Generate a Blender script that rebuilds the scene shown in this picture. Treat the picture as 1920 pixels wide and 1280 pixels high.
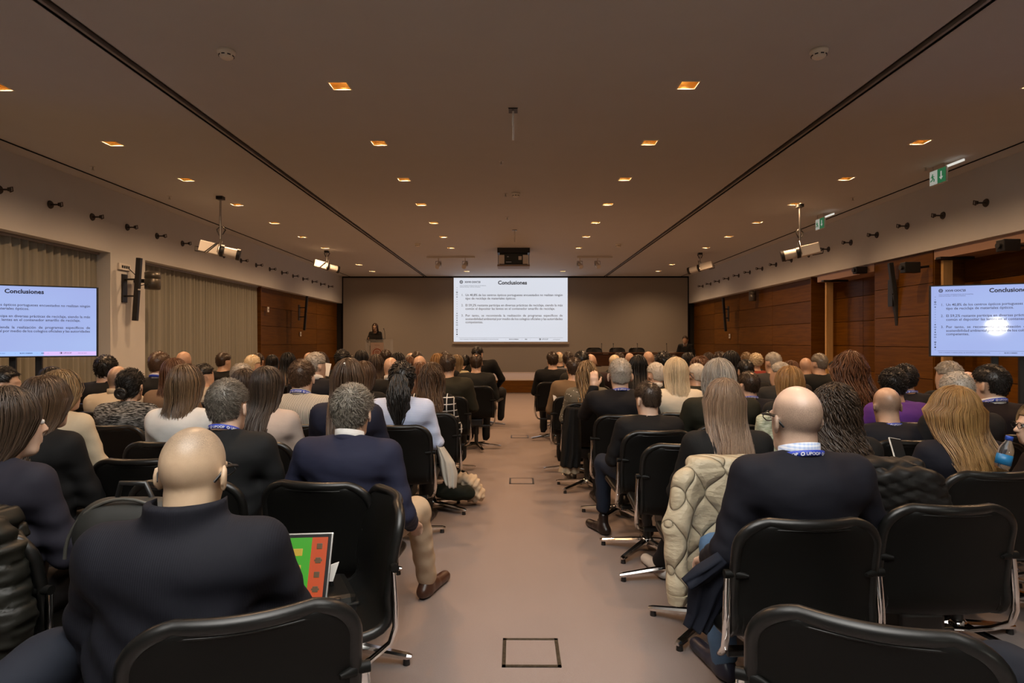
import bpy, bmesh, math, random
import numpy as np
from mathutils import Vector, Matrix, Euler

for _o in list(bpy.data.objects):
    bpy.data.objects.remove(_o)
SC = bpy.context.scene
COL = SC.collection
PI = math.pi

# ------------------------------------------------------------------ camera, world, light, exposure
F = 1130.0            # focal length in pixels of the 1920x1280 frame
CAMH = 1.46           # camera height
VPX = 966.0           # vanishing point of the aisle
CEIL = 3.75
cam_d = bpy.data.cameras.new('camera'); cam_d.sensor_width = 36.0; cam_d.lens = F / 1920.0 * 36.0
cam_d.clip_start = 0.05; cam_d.clip_end = 100
cam = bpy.data.objects.new('camera', cam_d); COL.objects.link(cam)
cam.location = (0, 0, CAMH); cam.rotation_euler = (PI / 2, 0, math.atan(6.0 / F))
SC.camera = cam
world = bpy.data.worlds.new('world'); SC.world = world; world.use_nodes = True
world.node_tree.nodes['Background'].inputs['Color'].default_value = (1.0, 0.9, 0.8, 1)
world.node_tree.nodes['Background'].inputs['Strength'].default_value = 0.0
SC.view_settings.view_transform = 'Standard'; SC.view_settings.look = 'None'
SC.view_settings.exposure = 0.34; SC.view_settings.gamma = 1.0; SC.view_settings.use_curve_mapping = False
SC.cycles.max_bounces = 7; SC.cycles.diffuse_bounces = 4; SC.cycles.glossy_bounces = 3; SC.cycles.transmission_bounces = 5; SC.cycles.caustics_reflective = False; SC.cycles.caustics_refractive = False
LAMP_W = 102.0         # each ceiling downlight
LAMP_COL = (1.0, 0.60, 0.32)
FLASH_W = 2500.0       # the photographer's flash, bounced off the ceiling above the camera
fl_d = bpy.data.lights.new('camera_flash', 'SPOT'); fl_d.energy = FLASH_W; fl_d.color = (1.0, 0.96, 0.91)
fl_d.spot_size = math.radians(110); fl_d.spot_blend = 0.6; fl_d.shadow_soft_size = 0.05
fl = bpy.data.objects.new('camera_flash', fl_d); COL.objects.link(fl)
fl.location = (0.0, -0.25, 1.75); fl.rotation_euler = (math.radians(180 - 9), 0, 0)


def px(x, y, d):
    """point at depth d that the photograph shows at pixel x, y"""
    return Vector(((x - VPX) * d / F, d, CAMH - (y - 641.0) * d / F))


# ------------------------------------------------------------------ materials
MATS = {}


def nodes(name):
    m = bpy.data.materials.new(name); m.use_nodes = True
    nt = m.node_tree
    b = nt.nodes['Principled BSDF']
    return m, nt, b


def lk(nt, a, b):
    nt.links.new(a, b)


def nd(nt, t, **kw):
    n = nt.nodes.new(t)
    for k, v in kw.items():
        setattr(n, k, v)
    return n


def objco(nt, scale=(1, 1, 1)):
    tc = nd(nt, 'ShaderNodeTexCoord'); mp = nd(nt, 'ShaderNodeMapping')
    mp.inputs['Scale'].default_value = scale
    lk(nt, tc.outputs['Object'], mp.inputs['Vector'])
    return mp.outputs['Vector']


def bump(nt, b, height, strength=0.3, dist=0.01):
    bp = nd(nt, 'ShaderNodeBump'); bp.inputs['Strength'].default_value = strength; bp.inputs['Distance'].default_value = dist
    lk(nt, height, bp.inputs['Height']); lk(nt, bp.outputs['Normal'], b.inputs['Normal'])


def mixc(nt, fac, c1, c2):
    mx = nd(nt, 'ShaderNodeMix', data_type='RGBA')
    for s, v in ((0, fac), (6, c1), (7, c2)):
        if hasattr(v, 'links') or hasattr(v, 'is_output'):
            lk(nt, v, mx.inputs[s])
        elif s == 0:
            mx.inputs[0].default_value = v
        else:
            mx.inputs[s].default_value = (*v, 1)
    return mx.outputs[2]


def ramp(nt, val, lo, hi):
    r = nd(nt, 'ShaderNodeMapRange'); r.inputs['From Min'].default_value = lo; r.inputs['From Max'].default_value = hi
    lk(nt, val, r.inputs['Value'])
    return r.outputs['Result']


def noise(nt, vec, scale, detail=3.0, rough=0.5):
    n = nd(nt, 'ShaderNodeTexNoise'); n.inputs['Scale'].default_value = scale; n.inputs['Detail'].default_value = detail
    n.inputs['Roughness'].default_value = rough
    lk(nt, vec, n.inputs['Vector'])
    return n.outputs['Fac']


def plain(name, col, rough=0.5, metal=0.0, nscale=0, namp=0.15, bstr=0.0, bdist=0.002, spec=0.5, coat=0.0):
    key = (name, col, rough, metal)
    if key in MATS:
        return MATS[key]
    m, nt, b = nodes(name)
    b.inputs['Base Color'].default_value = (*col, 1)
    b.inputs['Roughness'].default_value = rough; b.inputs['Metallic'].default_value = metal
    b.inputs['Specular IOR Level'].default_value = spec
    if coat:
        b.inputs['Coat Weight'].default_value = coat
    if nscale:
        f = noise(nt, objco(nt), nscale)
        lk(nt, mixc(nt, f, tuple(c * (1 - namp) for c in col), tuple(c * (1 + namp) for c in col)), b.inputs['Base Color'])
        if bstr:
            bump(nt, b, f, bstr, bdist)
    MATS[key] = m
    return m


def emit(name, col, strength):
    key = (name, col, strength)
    if key in MATS:
        return MATS[key]
    m, nt, b = nodes(name)
    b.inputs['Base Color'].default_value = (0.02, 0.02, 0.02, 1)
    b.inputs['Emission Color'].default_value = (*col, 1); b.inputs['Emission Strength'].default_value = strength
    b.inputs['Roughness'].default_value = 0.35
    MATS[key] = m
    return m


def wood(name, c1, c2, rough=0.35, axis=(0.6, 0.6, 9.0)):
    if name in MATS:
        return MATS[name]
    m, nt, b = nodes(name)
    oi = nd(nt, 'ShaderNodeObjectInfo')
    tc = nd(nt, 'ShaderNodeTexCoord'); mp = nd(nt, 'ShaderNodeMapping'); mp.inputs['Scale'].default_value = axis
    ad = nd(nt, 'ShaderNodeVectorMath', operation='ADD')
    sc = nd(nt, 'ShaderNodeVectorMath', operation='SCALE'); sc.inputs['Scale'].default_value = 7.0
    lk(nt, oi.outputs['Location'], sc.inputs[0])
    lk(nt, tc.outputs['Object'], ad.inputs[0]); lk(nt, sc.outputs[0], ad.inputs[1])
    lk(nt, ad.outputs[0], mp.inputs['Vector'])
    f = noise(nt, mp.outputs['Vector'], 3.0, 6.0, 0.62)
    f2 = ramp(nt, f, 0.3, 0.72)
    col = mixc(nt, f2, c1, c2)
    # each board a little different
    hv = nd(nt, 'ShaderNodeHueSaturation'); lk(nt, col, hv.inputs['Color'])
    rv = ramp(nt, oi.outputs['Random'], 0, 1); r = rv.node; r.inputs['To Min'].default_value = 0.82; r.inputs['To Max'].default_value = 1.15
    lk(nt, rv, hv.inputs['Value'])
    lk(nt, hv.outputs['Color'], b.inputs['Base Color'])
    b.inputs['Roughness'].default_value = rough; b.inputs['Specular IOR Level'].default_value = 0.15
    bump(nt, b, f, 0.08, 0.003)
    MATS[name] = m
    return m


LEATHER = plain('black_leather', (0.006, 0.0059, 0.0054), 0.34, nscale=90, namp=0.1, bstr=0.12, bdist=0.001, spec=0.42)
LEATHER2 = plain('black_shell', (0.006, 0.0059, 0.0054), 0.45, nscale=60, namp=0.1, bstr=0.08, bdist=0.001, spec=0.13)
CHROME = plain('chrome', (0.78, 0.77, 0.75), 0.10, 1.0)
BLACKP = plain('black_plastic', (0.012, 0.012, 0.012), 0.4)
STEEL = plain('brushed_steel', (0.5, 0.49, 0.47), 0.3, 1.0)
WHITEM = plain('white_metal', (0.72, 0.69, 0.64), 0.4)
GREYP = plain('grey_plastic', (0.28, 0.26, 0.24), 0.5)
PAINT = plain('ceiling_paint', (0.60, 0.605, 0.60), 0.75, nscale=3, namp=0.03)
WALLP = plain('wall_paint', (0.58, 0.585, 0.58), 0.7, nscale=4, namp=0.03)
WOOD = wood('orange_wood_panel', (0.085, 0.032, 0.0028), (0.155, 0.062, 0.0065))
OAK = wood('light_oak', (0.42, 0.25, 0.09), (0.55, 0.34, 0.14), 0.4, (9, 9, 0.6))
GOLD = plain('gold_reflector', (0.85, 0.62, 0.28), 0.22, 1.0)
DARKGAP = plain('dark_gap', (0.015, 0.013, 0.011), 0.8)


def carpet_mat():
    m, nt, b = nodes('mauve_carpet')
    v = objco(nt)
    f = noise(nt, v, 420, 2.0); f2 = noise(nt, v, 1.3, 3.0)
    c = mixc(nt, f, (0.225, 0.185, 0.172), (0.305, 0.252, 0.236))
    c = mixc(nt, ramp(nt, f2, 0.3, 0.7), c, (0.255, 0.209, 0.194))
    lk(nt, c, b.inputs['Base Color']); b.inputs['Roughness'].default_value = 0.95
    b.inputs['Specular IOR Level'].default_value = 0.15
    bump(nt, b, f, 0.5, 0.004)
    return m


CARPET = carpet_mat()


# ------------------------------------------------------------------ mesh helpers
def mesh_np(name, V, Q, smooth=True, T=None):
    """mesh from a vertex array and a quad array (and optional triangles)"""
    me = bpy.data.meshes.new(name)
    V = np.asarray(V, np.float32).reshape(-1, 3)
    nq = 0 if Q is None else len(Q); ntq = 0 if T is None else len(T)
    me.vertices.add(len(V)); me.vertices.foreach_set('co', V.ravel())
    idx = []
    if nq: idx.append(np.asarray(Q, np.int32).ravel())
    if ntq: idx.append(np.asarray(T, np.int32).ravel())
    idx = np.concatenate(idx)
    me.loops.add(len(idx)); me.loops.foreach_set('vertex_index', idx)
    tot = np.concatenate([np.full(nq, 4, np.int32), np.full(ntq, 3, np.int32)])
    st = np.concatenate([[0], np.cumsum(tot)[:-1]]).astype(np.int32)
    me.polygons.add(nq + ntq); me.polygons.foreach_set('loop_start', st)
    me.polygons.foreach_set('use_smooth', np.full(nq + ntq, smooth, bool))
    me.update(calc_edges=True)
    return me


class MB:
    """collects simple shapes into one mesh"""
    def __init__(s):
        s.v = []; s.f = []; s.sm = []

    def add(s, vs, fs, smooth=False):
        o = len(s.v); s.v += [tuple(v) for v in vs]
        s.f += [tuple(i + o for i in f) for f in fs]; s.sm += [smooth] * len(fs)
        return s

    def box(s, a, b, bev=0.0):
        x0, y0, z0 = a; x1, y1, z1 = b
        if bev <= 0:
            vs = [(x, y, z) for x in (x0, x1) for y in (y0, y1) for z in (z0, z1)]
            fs = [(0, 1, 3, 2), (4, 6, 7, 5), (0, 4, 5, 1), (2, 3, 7, 6), (0, 2, 6, 4), (1, 5, 7, 3)]
            return s.add(vs, fs)
        bm = bmesh.new(); bmesh.ops.create_cube(bm, size=1)
        for v in bm.verts:
            v.co = Vector(((x0 + x1) / 2 + v.co.x * (x1 - x0), (y0 + y1) / 2 + v.co.y * (y1 - y0), (z0 + z1) / 2 + v.co.z * (z1 - z0)))
        bmesh.ops.bevel(bm, geom=bm.edges[:], offset=bev, segments=2, profile=0.6, affect='EDGES')
        s.bm(bm)
        return s

    def bm(s, bm, smooth=False, mat=None):
        bm.verts.index_update()
        s.add([(mat @ v.co if mat else v.co)[:] for v in bm.verts], [[v.index for v in f.verts] for f in bm.faces], smooth)
        bm.free(); return s

    def cyl(s, a, b, ra, rb=None, n=16, caps=True, smooth=True):
        rb = ra if rb is None else rb
        a = Vector(a); b = Vector(b); d = (b - a).normalized()
        u = d.orthogonal().normalized(); w = d.cross(u)
        vs = []
        for c, r in ((a, ra), (b, rb)):
            for i in range(n):
                t = 2 * PI * i / n
                vs.append(c + (u * math.cos(t) + w * math.sin(t)) * r)
        s.add(vs, [(i, (i + 1) % n, n + (i + 1) % n, n + i) for i in range(n)], smooth)
        if caps:
            s.add(vs[:n][::-1], [tuple(range(n))]); s.add(vs[n:], [tuple(range(n))])
        return s

    def tube(s, pts, r, n=8, flat=1.0, closed=False, up=None, smooth=True):
        pts = [Vector(p) for p in pts]; m = len(pts)
        rs = r if isinstance(r, (list, tuple)) else [r] * m
        vs = []; pu = None
        for i, p in enumerate(pts):
            if closed:
                t = pts[(i + 1) % m] - pts[i - 1]
            else:
                t = pts[min(i + 1, m - 1)] - pts[max(i - 1, 0)]
            t.normalize()
            if pu is None:
                pu = Vector(up) if up is not None else t.orthogonal()
            u = pu - t * pu.dot(t)
            if u.length < 1e-5: u = t.orthogonal()
            u.normalize(); pu = u; w = t.cross(u)
            for k in range(n):
                a = 2 * PI * k / n
                vs.append(p + u * math.cos(a) * rs[i] + w * math.sin(a) * rs[i] * flat)
        fs = []
        for i in range(m if closed else m - 1):
            j = (i + 1) % m
            for k in range(n):
                fs.append((i * n + k, i * n + (k + 1) % n, j * n + (k + 1) % n, j * n + k))
        s.add(vs, fs, smooth)
        if not closed:
            s.add(vs[:n][::-1], [tuple(range(n))]); s.add(vs[-n:], [tuple(range(n))])
        return s

    def lathe(s, prof, n=24, c=(0, 0, 0), smooth=True):
        c = Vector(c); vs = []
        for r, z in prof:
            for k in range(n):
                a = 2 * PI * k / n
                vs.append(c + Vector((r * math.cos(a), r * math.sin(a), z)))
        fs = []
        for i in range(len(prof) - 1):
            for k in range(n):
                fs.append((i * n + k, i * n + (k + 1) % n, (i + 1) * n + (k + 1) % n, (i + 1) * n + k))
        s.add(vs, fs, smooth)
        return s

    def disc(s, c, nrm, r, n=20, r0=0.0):
        c = Vector(c); d = Vector(nrm).normalized(); u = d.orthogonal().normalized(); w = d.cross(u)
        out = [c + (u * math.cos(2 * PI * k / n) + w * math.sin(2 * PI * k / n)) * r for k in range(n)]
        if r0 <= 0:
            return s.add(out, [tuple(range(n))])
        inn = [c + (u * math.cos(2 * PI * k / n) + w * math.sin(2 * PI * k / n)) * r0 for k in range(n)]
        return s.add(out + inn, [(k, (k + 1) % n, n + (k + 1) % n, n + k) for k in range(n)])

    def sphere(s, c, r, n=12, m=8):
        r = (r, r, r) if isinstance(r, (int, float)) else r
        vs = []
        for i in range(m + 1):
            th = PI * i / m
            for k in range(n):
                a = 2 * PI * k / n
                vs.append((c[0] + r[0] * math.sin(th) * math.cos(a), c[1] + r[1] * math.sin(th) * math.sin(a), c[2] + r[2] * math.cos(th)))
        fs = [(i * n + k, (i + 1) * n + k, (i + 1) * n + (k + 1) % n, i * n + (k + 1) % n) for i in range(m) for k in range(n)]
        return s.add(vs, fs, True)

    def mesh(s, name):
        me = bpy.data.meshes.new(name); me.from_pydata(s.v, [], s.f)
        me.polygons.foreach_set('use_smooth', s.sm); me.update(); return me

    def build(s, name, mat, parent=None, **kw):
        return obj(name, s.mesh(name), mat, parent, **kw)


def obj(name, me, mat=None, parent=None, loc=None, rot=None):
    o = bpy.data.objects.new(name, me); COL.objects.link(o)
    if mat is not None:
        if not me.materials:
            me.materials.append(mat)
        if me.materials[0] != mat:
            o.material_slots[0].link = 'OBJECT'; o.material_slots[0].material = mat
    if parent is not None: o.parent = parent
    if loc is not None: o.location = loc
    if rot is not None: o.rotation_euler = rot
    return o


def tag(o, label, cat, group=None):
    o['label'] = label; o['category'] = cat
    if group: o['group'] = group
    return o


def struct(o, label=None):
    o['kind'] = 'structure'
    if label: o['label'] = label
    return o


def thing(name, label, cat, loc=(0, 0, 0), rz=0.0, group=None):
    o = bpy.data.objects.new(name, None); COL.objects.link(o)
    o.location = loc; o.rotation_euler = (0, 0, rz); o.empty_display_size = 0.1
    return tag(o, label, cat, group)


def text_mesh(txt, size, width=None, align='LEFT', bold=0.0):
    cu = bpy.data.curves.new('txt', 'FONT'); cu.body = txt; cu.size = size; cu.align_x = align; cu.offset = bold
    cu.resolution_u = 2
    o = bpy.data.objects.new('txt', cu); COL.objects.link(o)

    def ev():
        bpy.context.view_layer.update()
        dg = bpy.context.evaluated_depsgraph_get()
        return bpy.data.meshes.new_from_object(o.evaluated_get(dg))
    me = ev()
    if width and txt.count(' '):
        w0 = max(v.co.x for v in me.vertices) - min(v.co.x for v in me.vertices)
        cu.space_word = 2.0
        me2 = ev(); w1 = max(v.co.x for v in me2.vertices) - min(v.co.x for v in me2.vertices)
        sw = 1.0 + (width - w0) / max(w1 - w0, 1e-6)
        if sw < 0.55:      # too long: squeeze the whole line
            cu.space_word = 1.0; me = ev(); k = width / w0
            for v in me.vertices: v.co.x *= k
        else:
            cu.space_word = sw; me = ev()
    bpy.data.objects.remove(o)
    return me


def ordinal(n):
    return ['first', 'second', 'third', 'fourth', 'fifth', 'sixth', 'seventh', 'eighth', 'ninth', 'tenth', 'eleventh', 'twelfth',
            'thirteenth', 'fourteenth', 'fifteenth', 'sixteenth', 'seventeenth', 'eighteenth', 'nineteenth', 'twentieth'][n - 1]
# ------------------------------------------------------------------ the room
WX = 6.1              # beam plane on both sides
RX = 6.28             # recessed lower wall
BEAM = 2.80           # underside of the beams
BACK = 21.2
FRONT = -3.6          # wall behind the camera
STG = 17.0; STGH = 0.39

floor = MB().box((-7, FRONT, -0.1), (7, BACK, 0.0)).build('floor', CARPET); struct(floor, 'mauve brown carpet with a bare central aisle')

# downlight positions (x, y, column name, order)
LROWS = [5.39 + 1.553 * i for i in range(-1, 7)]
LIGHTS = []
for cx, cn in ((-1.57, 'left inner'), (1.545, 'right inner'), (-4.65, 'left outer'), (4.65, 'right outer')):
    ys = LROWS + ([19.6] if 'inner' in cn else [17.9, 19.6])
    for y in ys:
        LIGHTS.append((cx, y, cn, y))
LH = 0.08
xs = {-WX, WX, -5.85, -5.82, 5.82, 5.85}
for gx in (-3.18, 3.17):
    xs |= {gx - 0.05, gx + 0.05}
for cx in (-1.57, 1.545, -4.65, 4.65):
    xs |= {cx - LH, cx + LH}
ys = {FRONT, BACK}
for _, y, _, _ in LIGHTS:
    ys |= {round(y - LH, 4), round(y + LH, 4)}
xs = sorted(xs); ys = sorted(ys)
cm = MB()
for i in range(len(xs) - 1):
    mx = (xs[i] + xs[i + 1]) / 2
    if abs(abs(mx) - 5.835) < 0.014 or abs(mx + 3.18) < 0.05 or abs(mx - 3.17) < 0.05:
        continue
    for j in range(len(ys) - 1):
        my = (ys[j] + ys[j + 1]) / 2
        if any(abs(mx - l[0]) < LH and abs(my - l[1]) < LH for l in LIGHTS):
            continue
        cm.add([(xs[i], ys[j], CEIL), (xs[i], ys[j + 1], CEIL), (xs[i + 1], ys[j + 1], CEIL), (xs[i + 1], ys[j], CEIL)], [(0, 1, 2, 3)])
# slab above, so that no light leaks
cm.box((-7, FRONT, CEIL + 0.24), (7, BACK, CEIL + 0.3))
ceiling = cm.build('ceiling', PAINT); struct(ceiling, 'flat beige painted ceiling with two long grooves')
tn = 0
for gx, hw in ((-3.18, 0.05), (3.17, 0.05), (-5.835, 0.015), (5.835, 0.015)):
    tn += 1
    m = MB()
    m.box((gx - hw - 0.01, FRONT, CEIL + 0.0), (gx - hw, BACK, CEIL + 0.06)).box((gx + hw, FRONT, CEIL), (gx + hw + 0.01, BACK, CEIL + 0.06))
    m.box((gx - hw, FRONT, CEIL + 0.055), (gx + hw, BACK, CEIL + 0.065))
    t = m.build('trim_%d' % tn, DARKGAP); struct(t, 'dark groove running along the ceiling')
    if hw > 0.02:
        MB().box((gx - 0.014, FRONT, CEIL - 0.012), (gx + 0.014, BACK, CEIL + 0.05), 0.004).build('rail', GREYP, t)

# beams above both side walls
for sx, sd in ((-1, 'left'), (1, 'right')):
    b = MB().box((min(sx * WX, sx * 6.9), FRONT, BEAM), (max(sx * WX, sx * 6.9), BACK, CEIL + 0.2)).build('trim_%d' % (5 if sx < 0 else 6), WALLP)
    struct(b, 'pale beige beam above the %s wall' % sd)

# ---- left wall: outer wall, piers
lw = MB().box((-7.0, FRONT, 0), (-6.62, BACK, BEAM)).build('wall_left', WALLP); struct(lw, 'beige wall behind the curtains on the left')
MB().box((-6.62, 9.05, 0), (-WX, 9.9, BEAM)).build('pier', WALLP, lw)
MB().box((-6.62, FRONT, 0), (-WX, 1.0, BEAM)).build('pier', WALLP, lw)
PZ = [0.0, 0.43, 0.90, 1.375, 1.85, 2.325, 2.80]


def panels(parent, x, y0, y1, ny, sx, thick=0.03, zs=PZ):
    """a wall of wide horizontal veneer boards with open joints"""
    g = 0.004; dy = (y1 - y0) / ny
    for k in range(len(zs) - 1):
        me = MB().box((-thick / 2, -dy / 2 + g, -(zs[k + 1] - zs[k]) / 2 + g), (thick / 2, dy / 2 - g, (zs[k + 1] - zs[k]) / 2 - g), 0.003).mesh('panel')
        for j in range(ny):
            obj('panel', me, WOOD, parent, loc=(x + sx * (thick / 2), y0 + (j + 0.5) * dy, (zs[k] + zs[k + 1]) / 2))


panels(lw, -6.28, 14.7, BACK, 3, -1)
MB().box((-6.62, 14.7, 0), (-6.315, BACK, BEAM)).build('panel_backing', DARKGAP, lw)
MB().box((-6.62, 14.66, 0), (-6.2, 14.70, BEAM)).build('end_board', WOOD, lw)

# ---- right wall
rw = MB().box((6.75, FRONT, 0), (7.0, BACK, BEAM)).build('wall_right', WALLP); struct(rw, 'orange brown veneer panelled wall with door niches on the right')
for (a, b, n, x) in ((FRONT, 7.0, 4, 6.15), (7.0, 8.9, 1, 6.60), (8.9, 10.34, 1, 6.15), (10.34, 12.6, 2, 6.60), (12.6, BACK, 4, 6.28)):
    MB().box((x + 0.035, a, 0), (6.75, b, BEAM)).build('panel_backing', DARKGAP, rw)
    panels(rw, x, a, b, n, 1)
for y in (7.0, 8.9, 10.34, 12.6):
    MB().box((6.16, y - 0.02 if y in (8.9, 12.6) else y - 0.004, 0), (6.62, y + 0.004 if y in (8.9, 12.6) else y + 0.02, BEAM)).build('reveal_board', WOOD, rw)
# pale lintels and oak door posts
for y0, y1 in ((7.02, 8.88), (10.36, 12.3)):
    MB().box((6.15, y0, 2.66), (6.6, y1, 2.80)).build('lintel', plain('pink_veneer', (0.36, 0.22, 0.15), 0.4), rw)
for k, y in enumerate((8.62, 11.85)):
    d = MB().box((6.10, y, 0), (6.235, y + 0.05, 2.62), 0.004).build('door_%d' % (k + 1), OAK)
    struct(d, 'pale oak door leaf standing open, seen edge on, %s' % ('above the television' if k == 0 else 'right of the round wall lamp'))
    MB().box((6.02, y - 0.06, 2.63), (6.5, y + 0.04, 2.66)).box((6.25, y - 0.14, 2.66), (6.47, y - 0.06, 2.74), 0.01).build('door_closer', BLACKP, d)

# ---- back wall, wall behind the camera
bk = plain('grey_stretched_fabric', (0.315, 0.295, 0.265), 0.85, nscale=160, namp=0.06, bstr=0.15, bdist=0.001)
bw = MB().box((-6.06, BACK, STGH), (6.06, BACK + 0.2, CEIL - 0.05)).build('wall_back', bk); struct(bw, 'taupe fabric covered end wall behind the stage')
MB().box((-7, BACK + 0.15, 0), (7, BACK + 0.35, CEIL + 0.2)).build('shadow_gap', DARKGAP, bw)
fw = MB().box((-7, FRONT - 0.2, 0), (7, FRONT, CEIL + 0.2)).build('wall_front', plain('dark_brown_cloth', (0.07, 0.055, 0.045), 0.9)); struct(fw, 'plain wall at the rear of the room')

# ---- stage
stg = MB().box((-6.28, STG + 0.02, 0.0), (6.28, BACK, STGH)).build('platform', plain('stage_top', (0.42, 0.34, 0.30), 0.8, nscale=200, namp=0.08))
struct(stg, 'low stage platform with pale top across the end of the room')
for i in range(5):
    a = -6.28 + i * 12.56 / 5; b = a + 12.56 / 5
    MB().box((a + 0.004, STG, 0.02), (b - 0.004, STG + 0.02, STGH - 0.035), 0.002).build('fascia_panel', WOOD, stg)
MB().box((-6.28, STG - 0.012, STGH - 0.03), (6.28, STG + 0.03, STGH + 0.004), 0.003).build('nosing', plain('pale_nosing', (0.6, 0.52, 0.46), 0.5), stg)


# ---- curtains
def curtain(x, y0, y1, z1, label, seed):
    rnd = random.Random(seed); n = int((y1 - y0) / 0.018); rows = 7
    ph = 0; prof = []
    for i in range(n + 1):
        ph += 0.018 * 2 * PI / (0.115 + 0.035 * math.sin(i * 0.017 + seed) + 0.05 * rnd.random())
        prof.append(ph)
    vs = []; fs = []
    for side in (0, 1):
        for r in range(rows + 1):
            z = z1 + (0.02 - z1) * r / rows
            for i in range(n + 1):
                amp = 0.030 + 0.014 * r / rows
                a = math.sin(prof[i]); xx = x + amp * (a + 0.35 * math.sin(2.3 * prof[i] + r * 0.15)) + side * 0.006
                vs.append((xx, y0 + (y1 - y0) * i / n + 0.006 * math.cos(prof[i]), z))
    w = n + 1; h = rows + 1
    for side in (0, 1):
        o = side * w * h
        for r in range(rows):
            for i in range(n):
                q = (o + r * w + i, o + r * w + i + 1, o + (r + 1) * w + i + 1, o + (r + 1) * w + i)
                fs.append(q if side else q[::-1])
    m = MB(); m.add(vs, fs, True)
    m2 = plain('ivory_curtain', (0.27, 0.265, 0.225), 0.85, nscale=250, namp=0.06)
    root = thing('curtain', label, 'curtain', (0, 0, 0))
    m.build('cloth', m2, root)
    MB().box((x - 0.03, y0, z1), (x + 0.05, y1, z1 + 0.03)).build('curtain_rail', GREYP, root)
    return root


curtain(-6.31, 1.0, 9.04, 2.765, 'ivory pleated curtain behind the left television', 3)
curtain(-6.31, 9.92, 14.64, 2.765, 'ivory pleated curtain between the black column speaker and wood panelling', 8)


# ---- downlights
def downlight_meshes():
    fr = MB(); a = LH + 0.008
    for (x0, y0, x1, y1) in ((-a, -a, a, -LH + 0.002), (-a, LH - 0.002, a, a), (-a, -LH, -LH + 0.002, LH), (LH - 0.002, -LH, a, LH)):
        fr.box((x0, y0, -0.006), (x1, y1, 0.004))
    rf = MB(); t = LH - 0.003; u = LH - 0.02; h = 0.10
    lo = [(-t, -t, 0), (t, -t, 0), (t, t, 0), (-t, t, 0)]; hi = [(-u, -u, h), (u, -u, h), (u, u, h), (-u, u, h)]
    rf.add(lo + hi, [(0, 4, 5, 1), (1, 5, 6, 2), (2, 6, 7, 3), (3, 7, 4, 0), (4, 7, 6, 5)])
    lp = MB().cyl((0, 0, h - 0.012), (0, 0, h - 0.001), 0.036, n=20)
    return fr.mesh('frame'), rf.mesh('reflector'), lp.mesh('lamp')


DF, DR, DL = downlight_meshes()
FRAMEM = plain('pale_frame', (0.8, 0.74, 0.62), 0.4)
LAMPM = emit('warm_lamp_glow', (1.0, 0.62, 0.30), 22.0)
sp = bpy.data.lights.new('downlight_beam', 'SPOT'); sp.energy = LAMP_W; sp.color = LAMP_COL
sp.spot_size = math.radians(150); sp.spot_blend = 1.0; sp.shadow_soft_size = 0.035
cnt = {}
for cx, y, cn, _ in sorted(LIGHTS, key=lambda l: -l[1]):
    cnt[cn] = cnt.get(cn, 0) + 1
    d = thing('downlight', 'square recessed warm downlight, %s from the stage in the %s row' % (ordinal(cnt[cn]), cn), 'light', (cx, y, CEIL), 0, 'square ceiling downlights')
    obj('frame', DF, FRAMEM, d); obj('reflector', DR, GOLD, d); obj('lamp', DL, LAMPM, d)
    l = bpy.data.objects.new('beam', sp); COL.objects.link(l); l.parent = d; l.location = (0, 0, 0.012)


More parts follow.
